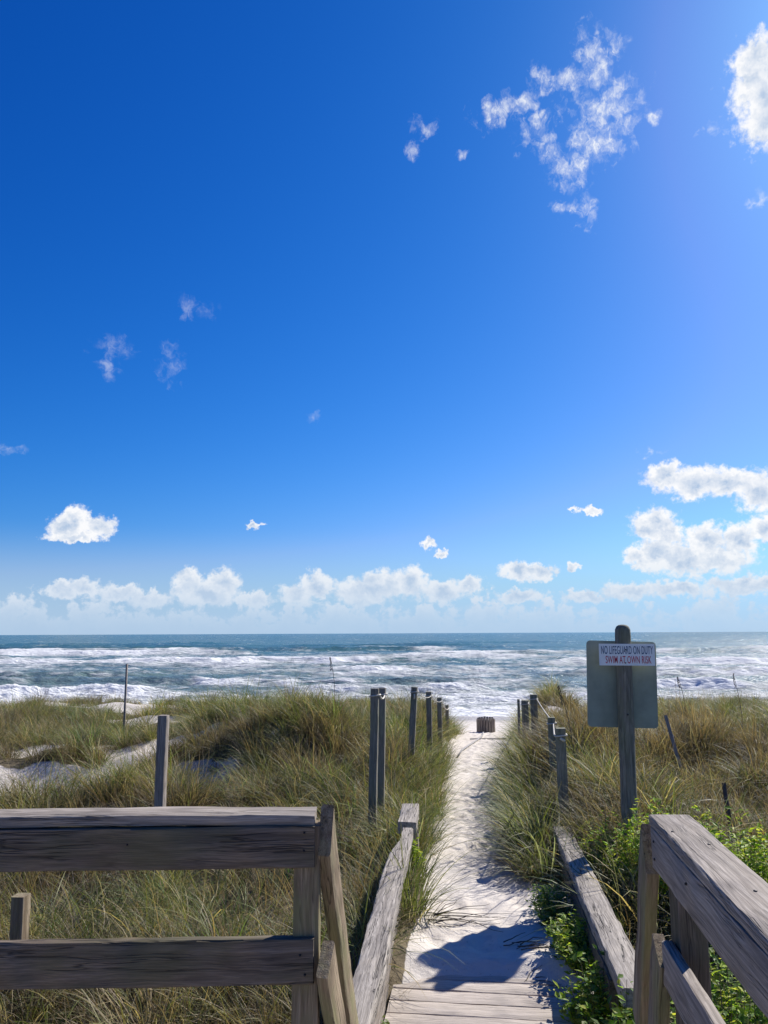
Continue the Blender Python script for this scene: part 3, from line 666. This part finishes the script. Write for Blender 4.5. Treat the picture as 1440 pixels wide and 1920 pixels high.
mw = Matrix(((axis.x, xa.x, ya.x, pb.x), (axis.y, xa.y, ya.y, pb.y), (axis.z, xa.z, ya.z, pb.z), (0, 0, 0, 1)))
mesh_obj('post', V, Fc, M['wood_post'], sg_, True, mw)
def plate(name, cx_, cz, wd, ht, thick, rad, mat, parent, yaw=0.0, tilt=0.0, Yc=0.0):
    pts = []
    for sx, sy, a0 in ((1, 1, 0), (-1, 1, 90), (-1, -1, 180), (1, -1, 270)):
        for q in range(0, 91, 15):
            an = R(a0 + q); pts.append((sx * (wd / 2 - rad) + rad * math.cos(an), sy * (ht / 2 - rad) + rad * math.sin(an)))
    k = len(pts)
    V = [(x, -thick / 2, z) for x, z in pts] + [(x, thick / 2, z) for x, z in pts]
    Fc = [tuple(range(k)), tuple(reversed(range(k, 2 * k)))] + [(i, i + k, (i + 1) % k + k, (i + 1) % k) for i in range(k)]
    Fc = [tuple(reversed(f)) for f in Fc]
    return mesh_obj(name, V, Fc, mat, parent, False, Matrix.Translation((cx_, Yc, cz)) @ Matrix.Rotation(yaw, 4, 'Z') @ Matrix.Rotation(tilt, 4, 'Y'))
YP = YS + rp + 0.004
pc = at(1166, 1282.5, YP)
pw_, ph_ = 127 * YP * 1.0 / F, 152 * YP * 1.02 / F
plate('panel', pc.x, pc.z, pw_, ph_, 0.004, 0.035, M['panel'], sg_, R(-2), R(1.6), YP)
YQ = YS - rp - 0.005
qc_ = at(1175.5, 1227.5, YQ)
qw, qh = 102 * YQ / F, 39 * YQ * 1.01 / F
plq = plate('plaque', qc_.x, qc_.z, qw, qh, 0.005, 0.004, M['plaque'], sg_, R(-1), R(0.6), YQ)
def text(body, x, z, size, sx, mat, parent, ybase):
    cu2 = bpy.data.curves.new('txt', 'FONT'); cu2.body = body; cu2.size = size; cu2.align_x = 'CENTER'; cu2.align_y = 'CENTER'; cu2.extrude = 0.0006; cu2.space_character = 1.06; cu2.offset = 0.0004
    to = bpy.data.objects.new('txt', cu2); col.objects.link(to)
    bpy.context.view_layer.update()
    me = bpy.data.meshes.new_from_object(to.evaluated_get(bpy.context.evaluated_depsgraph_get()))
    bpy.data.objects.remove(to); me.name = 'lettering'; me.materials.clear(); me.materials.append(mat)
    co = np.empty(len(me.vertices) * 3); me.vertices.foreach_get('co', co); co = co.reshape(-1, 3)
    wdt = co[:, 0].max() - co[:, 0].min(); co[:, 0] *= sx / wdt
    me.vertices.foreach_set('co', co.ravel())
    o = bpy.data.objects.new('lettering', me); col.objects.link(o); o.parent = parent
    o.matrix_basis = Matrix.Translation((x, ybase, z)) @ Matrix.Rotation(R(90), 4, 'X')
    return o
text('NO LIFEGUARD ON DUTY', 0.0, qh * 0.19, 0.098, qw * 0.93, M['ink_blue'], plq, -0.0034)['label'] = 'dark blue lettering'
text('SWIM AT OWN RISK', 0.01, -qh * 0.25, 0.090, qw * 0.82, M['ink_red'], plq, -0.0034)['label'] = 'red lettering'
for qx, qy, Yq in ((1173, 1218, YQ - 0.003), (1173, 1243, YQ - 0.003), (1177, 1340, YS - rp)):
    tube('bolt', [at(qx, qy, Yq + 0.004), at(qx, qy, Yq - 0.004), at(qx, qy, Yq - 0.007)], 0.009 if Yq != YQ - 0.003 else 0.006, M['steel'], sg_, 8, 0.8)

# ------------------------------------------------------------------ grass
def blades(specs, name, mat):
    """specs: list of (base, az, elev0, curl, length, width, c0, c1, wind) ; one ribbon of 6 quads each"""
    V = []; Fc = []; Cc = []
    for (bx, by, a, lean, curl, L, wd, c0, c1, wind) in specs:
        n = 6; d = Vector((math.cos(a) * math.sin(lean), math.sin(a) * math.sin(lean), math.cos(lean)))
        p_ = Vector((bx, by, -0.04)); side = Vector((-math.sin(a), math.cos(a), 0)); tw = random.uniform(-0.7, 0.7)
        side = (side * math.cos(tw) + d.cross(side) * math.sin(tw)).normalized()
        st0 = len(V)
        for i in range(n + 1):
            f = i / n; ww = wd * (1 - f ** 2.2) * (0.6 + 0.4 * min(1, f * 4)) * 0.5 + 0.0004
            V.append(p_ - side * ww); V.append(p_ + side * ww)
            cc = [c0[k] * (1 - f) + c1[k] * f for k in range(3)]; Cc += [cc, cc]
            p_ = p_ + d * (L / n)
            d = (d + Vector((math.cos(a), math.sin(a), 0)) * curl * 0.16 + Vector((0, 0, -1)) * curl * 0.20 * (0.3 + f) + wind * 0.13 * (0.4 + f)).normalized()
        for i in range(n):
            k = st0 + 2 * i; Fc.append((k, k + 1, k + 3, k + 2))
    me = bpy.data.meshes.new(name); me.from_pydata(V, [], Fc); me.update(); me.shade_smooth(); me.materials.append(mat)
    ca = me.color_attributes.new('bc', 'FLOAT_COLOR', 'POINT')
    ca.data.foreach_set('color', np.concatenate([np.array(Cc), np.ones((len(Cc), 1))], 1).astype(np.float32).ravel())
    return me
GREEN = [(0.09, 0.125, 0.042), (0.125, 0.16, 0.052), (0.17, 0.19, 0.07), (0.052, 0.078, 0.032)]
STRAW = [(0.40, 0.335, 0.21), (0.31, 0.25, 0.145), (0.50, 0.44, 0.29)]
BROWN = [(0.16, 0.10, 0.05), (0.20, 0.115, 0.055), (0.13, 0.09, 0.055)]
def clump(name, nb, rad, L, lean, dry, wind, wdt=0.0055, curl=(0.5, 1.6), mat=None, pal=(1, 1, 1)):
    sp_ = []
    for i in range(nb):
        r_ = rad * math.sqrt(random.random()); an = random.uniform(0, 6.283)
        q = random.random()
        if q < dry * 0.5: c0 = random.choice(BROWN); c1 = random.choice(STRAW)
        elif q < dry: c0 = random.choice(STRAW); c1 = random.choice(STRAW)
        else:
            c0 = random.choice(GREEN); c1 = random.choice(GREEN if random.random() < 0.5 else [(0.24, 0.23, 0.08), (0.20, 0.21, 0.06)])
        j = random.uniform(0.75, 1.25); c0 = [x * j * g_ for x, g_ in zip(c0, pal)]; c1 = [x * j * g_ for x, g_ in zip(c1, pal)]
        a = an + random.uniform(-0.9, 0.9)
        sp_.append((r_ * math.cos(an), r_ * math.sin(an), a, R(random.uniform(2, lean)), random.uniform(*curl) * 0.8, L * random.uniform(0.45, 1.1), wdt * random.choice((0.5, 0.7, 0.9, 1.1, 1.5)), c0, c1, wind * random.uniform(0.5, 1.4)))
    return blades(sp_, name, mat or M['grass'])
WIND = Vector((-1, -0.25, 0))
protos = bpy.data.collections.new('grass_clumps')
PL = []
for i in range(6): PL.append(clump('tall_clump', 62, 0.11, 0.88, 48, 0.20, WIND * 0.75, 0.0075, (0.7, 2.3), None, [(0.75, 1.12, 0.75), (1.25, 1.15, 0.9), (0.8, 0.8, 0.85), (1.0, 1.1, 0.7), (1.35, 1.3, 1.1), (0.7, 0.9, 0.8)][i]))
for i in range(4): PL.append(clump('dry_clump', 62, 0.13, 0.66, 55, 0.60, WIND * 0.8, 0.0062, (0.5, 2.0)))
for i in range(3): PL.append(clump('short_clump', 70, 0.14, 0.36, 60, 0.40, WIND * 0.5, 0.0045))
for i in range(3): PL.append(clump('bushy_clump', 150, 0.18, 0.48, 70, 0.75, WIND * 0.35, 0.0060, (0.2, 2.0), None, (0.42, 0.38, 0.42)))
for i in range(4):                     # standing dead stalks
    PL.append(clump('dead_clump', 38, 0.14, 0.85, 30, 1.0, WIND * 0.6, 0.0065, (0.0, 0.9), None, (0.75, 0.66, 0.60)))
for i, me in enumerate(PL):
    o = bpy.data.objects.new('clump_%02d' % i, me); protos.objects.link(o)
def scatter(n, ymin, ymax, xr, seed):
    r_ = np.random.default_rng(seed)
    y = np.sqrt(r_.random(n) * (ymax ** 2 - ymin ** 2) + ymin ** 2); x = (r_.random(n) * 2 - 1) * (xr * y + 1.2) + 0.02 * y
    return x, y, r_
P_, Rr, Ss, Ii, Ti = [], [], [], [], []
KEEP = []                              # spots where grass must leave room: timber on the ground
for seed, n, y0, y1, smul in ((1, 5200, 2.9, 9.0, 0.86), (2, 9000, 9.0, 17.0, 0.92), (3, 12500, 17.0, 35.0, 1.05)):
    x, y, r_ = scatter(n, y0, y1, 0.62, seed)
    v = veg_mask(x, y); u, s = to_us(x, y)
    n_ = fbm(x * 1.15 + 20, y * 1.15 + 4, 3); dens_ = v * (0.22 + 0.9 * sst(0.38, 0.56, n_))
    ok = r_.random(n) < dens_
    ok &= ~((x > -3.4) & (x < 1.1) & (y < 3.12))                       # under the deck
    ok &= ~((s < 6.0) & (u > -0.62) & (u < 0.80))                       # boardwalk
    ok &= ~((s < 7.4) & (np.abs(u + 0.52) < 0.13)) & ~((s < 7.6) & (np.abs(u - 0.75) < 0.11))
    ok &= ~((s < 5.8) & (u > 1.0) & (u < 3.0) & (r_.random(n) < 0.8))  # shrubs take over there
    x, y = x[ok], y[ok]; z, _ = ground(x, y)
    dry = np.clip(sst(0.36, 0.64, fbm(x * 0.45 + 70, y * 0.45, 3)) + 0.9 * np.exp(-((x - 5.0) / 2.8) ** 2 - ((y - 10.0) / 3.0) ** 2), 0, 1)
    t_ = np.clip(r_.random(len(x)) + 0.22 * (sst(0.50, 0.66, fbm(x * 0.7 + 33, y * 0.7 + 2, 3)) + 0.6 * dry * (x > 2)) - 0.04, 0, 0.999)
    typ = np.where(t_ < 0.50 - 0.32 * dry, r_.integers(0, 6, len(x)), np.where(t_ < 0.72, r_.integers(6, 10, len(x)), np.where(t_ < 0.82, r_.integers(10, 13, len(x)), r_.integers(13, 16, len(x)))))
    typ = np.where(r_.random(len(x)) < 0.03 + 0.07 * dry, r_.integers(16, 20, len(x)), typ)
    edge = sst(0.95, 0.5, veg_mask(x, y))
    P_.append(np.stack([x, y, z], -1)); Rr.append(np.stack([r_.normal(0, 0.16, len(x)), r_.normal(0, 0.16, len(x)), r_.normal(0, 0.8, len(x))], -1))
    sc_ = smul * r_.uniform(0.5, 1.18, len(x)) * (1 - 0.35 * edge) * np.where(s[ok] < 7, 0.9, 1.0) * (0.75 + 0.5 * fbm(x * 0.6 + 11, y * 0.6, 2))
    sc_ = np.where(y > 26, sc_ * 0.72, sc_)
    Ss.append(sc_)
    Ii.append(typ); Ti.append(np.clip(dry * 0.6 - 0.12 + r_.normal(0, 0.26, len(x)), 0, 1))
# the overhanging fringe on both sides of the path
r_ = np.random.default_rng(44)
for n_, (s0_, s1_), (d0_, d1_), sg_n in ((215, (6.9, 14.0), (0.02, 0.40), 1), (70, (14.0, 24.0), (0.05, 0.5), 1), (110, (7.6, 15.0), (0.05, 0.5), -1), (70, (15.0, 25.0), (0.05, 0.5), -1)):
    s = s0_ + (s1_ - s0_) * r_.random(n_); u = path_c(s) + sg_n * (path_w(s) + d0_ + (d1_ - d0_) * r_.random(n_))
    x, y = us(u, s); z, _ = ground(x, y)
    keep = ~((s < 7.6) & (np.abs(u - 0.75) < 0.10)) & ~((s < 7.6) & (u < 0)); x, y, z = x[keep], y[keep], z[keep]; n_ = len(x)
    P_.append(np.stack([x, y, z], -1)); Rr.append(np.stack([r_.normal(0, 0.12, n_), r_.normal(0, 0.12, n_), r_.normal(0, 0.4, n_)], -1))
    Ss.append(r_.uniform(0.55, 0.95, n_) * (1.18 if sg_n > 0 else 1.0)); Ii.append(np.where(r_.random(n_) < 0.6, r_.integers(0, 6, n_), r_.integers(6, 10, n_))); Ti.append(np.clip(r_.normal(0.15, 0.25, n_), 0, 1))
P_ = np.concatenate(P_); Rr = np.concatenate(Rr); Ss = np.concatenate(Ss); Ii = np.concatenate(Ii); Ti = np.concatenate(Ti)
me = bpy.data.meshes.new('dune_grass'); me.vertices.add(len(P_)); me.vertices.foreach_set('co', P_.astype(np.float32).ravel())
fattr(me, 'scl', Ss); fattr(me, 'tint', Ti)
a = me.attributes.new('rot', 'FLOAT_VECTOR', 'POINT'); a.data.foreach_set('vector', Rr.astype(np.float32).ravel())
a = me.attributes.new('pick', 'INT', 'POINT'); a.data.foreach_set('value', Ii.astype(np.int32))
go = bpy.data.objects.new('dune_grass', me); col.objects.link(go)
tag(go, 'long wind-bent green and straw dune grass covering the dunes', 'grass', kind='stuff')
ng = bpy.data.node_groups.new('grass_on_points', 'GeometryNodeTree')
ng.interface.new_socket(name='Geometry', in_out='INPUT', socket_type='NodeSocketGeometry'); ng.interface.new_socket(name='Geometry', in_out='OUTPUT', socket_type='NodeSocketGeometry')
gi = ng.nodes.new('NodeGroupInput'); gout = ng.nodes.new('NodeGroupOutput')
ip = ng.nodes.new('GeometryNodeInstanceOnPoints'); ci = ng.nodes.new('GeometryNodeCollectionInfo')
ci.inputs['Collection'].default_value = protos; ci.inputs['Separate Children'].default_value = True; ci.inputs['Reset Children'].default_value = True
def na(nm, dt):
    q = ng.nodes.new('GeometryNodeInputNamedAttribute'); q.data_type = dt; q.inputs['Name'].default_value = nm
    return [s for s in q.outputs if s.enabled and s.name == 'Attribute'][0]
L_ = ng.links.new
L_(gi.outputs[0], ip.inputs['Points']); L_(ci.outputs[0], ip.inputs['Instance']); ip.inputs['Pick Instance'].default_value = True
L_(na('pick', 'INT'), ip.inputs['Instance Index']); L_(na('scl', 'FLOAT'), ip.inputs['Scale'])
er = ng.nodes.new('FunctionNodeEulerToRotation'); L_(na('rot', 'FLOAT_VECTOR'), er.inputs[0]); L_(er.outputs[0], ip.inputs['Rotation'])
L_(ip.outputs[0], gout.inputs[0])
md = go.modifiers.new('grass', 'NODES'); md.node_group = ng
# single grass tufts that stand out
def tuft(px_, py_, Yd, label, nb=110, L=0.6, wind=0.3, rad=0.09, dry=0.1, lean=35, u=None):
    q = at(px_, py_, Yd); z = gz(q.x, q.y)
    me = clump('grass_tuft', nb, rad, L, lean, dry, WIND * wind, 0.006)
    o = bpy.data.objects.new('grass_tuft', me); col.objects.link(o); o.location = (q.x, q.y, max(z, 2.93) if q.y < 5.4 else z)
    return tag(o, label, 'grass tuft', 'grass tufts at the path edge')
tuft(768, 1708, 6.05, 'dense green grass tuft beside the middle of the left beam', 190, 0.78, -0.25, 0.10, 0.03, 38)
tuft(780, 1715, 5.9, 'brownish thin grass tuft at the foot of the left beam', 70, 0.42, -0.9, 0.09, 0.6, 50)
tuft(775, 1640, 6.9, 'bright fresh grass tuft near the left beam end post', 80, 0.45, -0.2, 0.09, 0.0, 30)

# sea oat stalks that stand up against the water
def stalk(px0_, py0_, px1_, py1_, Yd, label):
    a = at(px0_, py0_, Yd); b_ = at(px1_, py1_, Yd); g = gz(a.x, a.y)
    a.z = min(a.z, g + 0.3)
    e = tag(empty('sea_oat_stalk', (a.x, a.y, a.z)), label, 'grass stalk', 'tall grass stalks')
    pts = [a.lerp(b_, f) + Vector((0.03 * math.sin(f * 3), 0, 0)) for f in np.linspace(-0.2, 1, 9)]
    tube('stem', pts, 0.0046, M['twig'], e, 5, 0.8)
    V = []; Fc = []
    for k in range(16):
        q = b_.lerp(a, 0.25 * k / 16) + Vector((random.uniform(-.012, .012), random.uniform(-.012, .012), 0)); ln = 0.028
        v0 = len(V); V += [q, q + Vector((0.008, 0, -ln * .5)), q + Vector((0, 0.004, -ln)), q + Vector((-0.008, 0, -ln * .5))]; Fc.append((v0, v0 + 1, v0 + 2, v0 + 3))
    mesh_obj('seed_head', V, Fc, M['twig'], e, False)['kind'] = 'stuff'
stalk(1076, 1375, 1047, 1285, 9.5, 'dark leaning grass stalk between the right rope posts and the sign')
stalk(628, 1330, 619, 1232, 13.0, 'thin stalk against the surf above the grassy hump')
stalk(1285, 1320, 1270, 1268, 12.0, 'thin stalk on the skyline right of the sign')
stalk(1390, 1318, 1374, 1262, 13.0, 'thin stalk on the skyline at far right')

# ------------------------------------------------------------------ leafy shrubs
def shrub(center, rad, nst, nlf, lsize, cols, label, name='shrub', cat='shrub', up=0.5, group=None):
    c = Vector(center); e = tag(empty(name, c), label, cat, group)
    V = []; Fc = []; Cc = []; SV = []; SF = []
    for i in range(nst):
        an = random.uniform(0, 6.283); rr_ = math.sqrt(random.random())
        tip = Vector((math.cos(an) * rad[0] * rr_, math.sin(an) * rad[1] * rr_, rad[2] * (0.45 + 0.55 * random.random()) * (1.1 - 0.5 * rr_ * rr_)))
        bs = Vector((tip.x * 0.45, tip.y * 0.45, -0.05)); mid = (bs + tip) / 2 + Vector((random.uniform(-.04, .04), random.uniform(-.04, .04), 0.04))
        path = [(bs * (1 - f) ** 2 + mid * 2 * f * (1 - f) + tip * f * f) for f in np.linspace(0, 1, 6)]
        for j, q in enumerate(path):
            r_ = 0.004 * (1 - j / 7)
            SV += [q + Vector((r_, 0, 0)), q + Vector((-r_ * .5, r_ * .87, 0)), q + Vector((-r_ * .5, -r_ * .87, 0))]
            if j:
                b_ = len(SV) - 6
                for k in range(3): SF.append((b_ + k, b_ + (k + 1) % 3, b_ + 3 + (k + 1) % 3, b_ + 3 + k))
        for k in range(nlf):
            f = random.uniform(0.25, 1.0); q = bs * (1 - f) ** 2 + mid * 2 * f * (1 - f) + tip * f * f
            q = q + Vector((random.gauss(0, .02), random.gauss(0, .02), random.gauss(0, .012)))
            a = random.uniform(0, 6.283); ld = Vector((math.cos(a), math.sin(a), random.uniform(-0.2, 0.9) * (0.4 + up))).normalized()
            sd = ld.cross(Vector((random.uniform(-.5, .5), random.uniform(-.5, .5), 1))).normalized(); nn = sd.cross(ld)
            L = lsize * random.choice((0.5, 0.7, 0.9, 1.1, 1.5)); W_ = L * random.uniform(0.20, 0.32)
            v0 = len(V); V += [q, q + ld * L * .45 + sd * W_ + nn * W_ * .35, q + ld * L, q + ld * L * .45 - sd * W_ + nn * W_ * .35, q + ld * L * .5]
            Fc += [(v0, v0 + 4, v0 + 1), (v0 + 1, v0 + 4, v0 + 2), (v0, v0 + 3, v0 + 4), (v0 + 4, v0 + 3, v0 + 2)]
            cc = random.choice(cols); j_ = random.uniform(0.7, 1.3); Cc += [[x * j_ for x in cc]] * 5
    me = bpy.data.meshes.new('foliage'); me.from_pydata(V, [], Fc); me.update(); me.materials.append(M['leaf'])
    ca = me.color_attributes.new('bc', 'FLOAT_COLOR', 'POINT'); ca.data.foreach_set('color', np.concatenate([np.array(Cc), np.ones((len(Cc), 1))], 1).astype(np.float32).ravel())
    o = bpy.data.objects.new('foliage', me); col.objects.link(o); o.parent = e; o['kind'] = 'stuff'
    o2 = mesh_obj('stems', SV, SF, M['twig'], None); o2.parent = e
    return e
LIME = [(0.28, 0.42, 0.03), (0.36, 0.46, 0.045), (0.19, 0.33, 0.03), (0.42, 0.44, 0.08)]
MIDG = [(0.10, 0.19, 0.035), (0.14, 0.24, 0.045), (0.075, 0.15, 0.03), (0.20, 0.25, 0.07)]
def sh(px_, ptop, Yd, rx, ry, nst, nlf, ls, cols, label):
    q = at(px_, ptop, Yd); z = gz(q.x, q.y); rz = max(0.22, q.z - z) * 1.0
    return shrub((q.x, q.y, z), (rx, ry, rz), nst, nlf, ls, cols, label, group='leafy shrubs along the path')
sh(1215, 1490, 6.2, 0.34, 0.35, 80, 44, 0.042, LIME, 'bright lime leafy shrub at the foot of the sign post')
sh(1290, 1515, 5.8, 0.32, 0.3, 75, 46, 0.040, LIME, 'lime shrub between the sign post foot and the right rail')
sh(1290, 1860, 3.6, 0.26, 0.26, 70, 46, 0.040, LIME, 'low lime shrub under the lower right rail')
sh(1130, 1525, 6.6, 0.20, 0.3, 40, 36, 0.035, LIME, 'small lime shrub left of the sign post foot')
sh(1385, 1535, 5.3, 0.38, 0.4, 110, 48, 0.040, LIME, 'bright lime shrub beyond the cap of the right rail')
sh(1470, 1560, 5.0, 0.34, 0.4, 80, 48, 0.040, LIME, 'lime shrub cut by the right edge of the frame')
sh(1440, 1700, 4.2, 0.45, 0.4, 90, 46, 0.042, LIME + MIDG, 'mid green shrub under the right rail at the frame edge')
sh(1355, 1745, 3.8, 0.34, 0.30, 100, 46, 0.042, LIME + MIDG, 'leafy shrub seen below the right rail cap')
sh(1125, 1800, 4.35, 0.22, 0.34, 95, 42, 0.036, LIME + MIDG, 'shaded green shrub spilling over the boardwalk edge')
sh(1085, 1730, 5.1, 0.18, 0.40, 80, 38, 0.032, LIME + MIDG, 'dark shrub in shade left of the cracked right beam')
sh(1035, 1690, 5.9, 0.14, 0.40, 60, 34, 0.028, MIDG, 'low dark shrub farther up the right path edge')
sh(1165, 1840, 3.8, 0.20, 0.22, 60, 40, 0.040, LIME + MIDG, 'leafy shrub at the foot of the right stair rail')
sh(769, 1575, 7.0, 0.09, 0.12, 30, 30, 0.045, LIME, 'little bright leafy plant beside the left end post')

# ------------------------------------------------------------------ small things on the sand and planks
def twigs(px_, py_, Yd, label, n=7, ln=0.35, seed=1, name='dead_branch'):
    rnd_ = random.Random(seed); q = at(px_, py_, Yd); z = gz(q.x, q.y)
    e = tag(empty(name, (q.x, q.y, z)), label, 'branch', 'dead branches on the sand')
    for i in range(n):
        a = rnd_.uniform(-0.5, 0.9); pts = []; cur = Vector((q.x + rnd_.gauss(0, 0.05), q.y + rnd_.gauss(0, 0.05), z + 0.02))
        for k in range(7):
            cur = cur + Vector((math.cos(a), math.sin(a) * 0.8, rnd_.uniform(-0.05, 0.22) * (1 if k < 4 else -1))) * ln / 7; a += rnd_.uniform(-0.4, 0.4)
            cur.z = max(cur.z, gz(cur.x, cur.y) + 0.006)
            pts.append(cur.copy())
        tube('twig', pts, rnd_.uniform(0.002, 0.0045), M['twig'], e, 5, 0.35)
twigs(790, 1725, 5.85, 'spray of thin dead twigs reaching onto the path from the grass tuft', 11, 0.62, 3)
twigs(955, 1790, 5.35, 'tangle of dark twigs at the right edge of the sand', 9, 0.30, 5)
twigs(985, 1835, 4.95, 'few dry twigs lying at the right edge of the planks', 6, 0.25, 8)
twigs(918, 1530, 9.2, 'small forked stick on the shaded sand farther up', 3, 0.30, 11)
# round leaf and sprig on the boards
def leafdisc(px_, py_, Yd, r_, label):
    q = at(px_, py_, Yd); e = tag(empty('round_leaf_plant', (q.x, q.y, 2.95)), label, 'leaf')
    V = [(0, 0, 0)]; Cc = []
    for j in range(12): an = 2 * math.pi * j / 12; V.append((math.cos(an) * r_ * (1 + 0.06 * math.sin(3 * an)), 0.006 * math.sin(2 * an) + 0.02 * math.sin(an), math.sin(an) * r_ * 1.0))
    o = mesh_obj('leaf', V, [(0, 1 + j, 1 + (j + 1) % 12) for j in range(12)], M['leaf'], e, True, Matrix.Translation((q.x, q.y, q.z)))
    ca = o.data.color_attributes.new('bc', 'FLOAT_COLOR', 'POINT'); ca.data.foreach_set('color', np.tile(np.array([0.16, 0.30, 0.03, 1], dtype=np.float32), len(V)))
    tube('stem', [Vector((q.x, q.y, 2.94)), Vector((q.x + 0.005, q.y, q.z))], 0.0018, M['twig'], e, 5)
leafdisc(703, 1839, 4.72, 0.022, 'single round bright green leaf beside the left beam foot')
q = at(717, 1878, 4.38)
shrub((q.x, q.y, 2.955), (0.05, 0.05, 0.03), 7, 12, 0.022, MIDG, 'little green sprig lying on the planks', 'leaf_sprig', 'sprig')
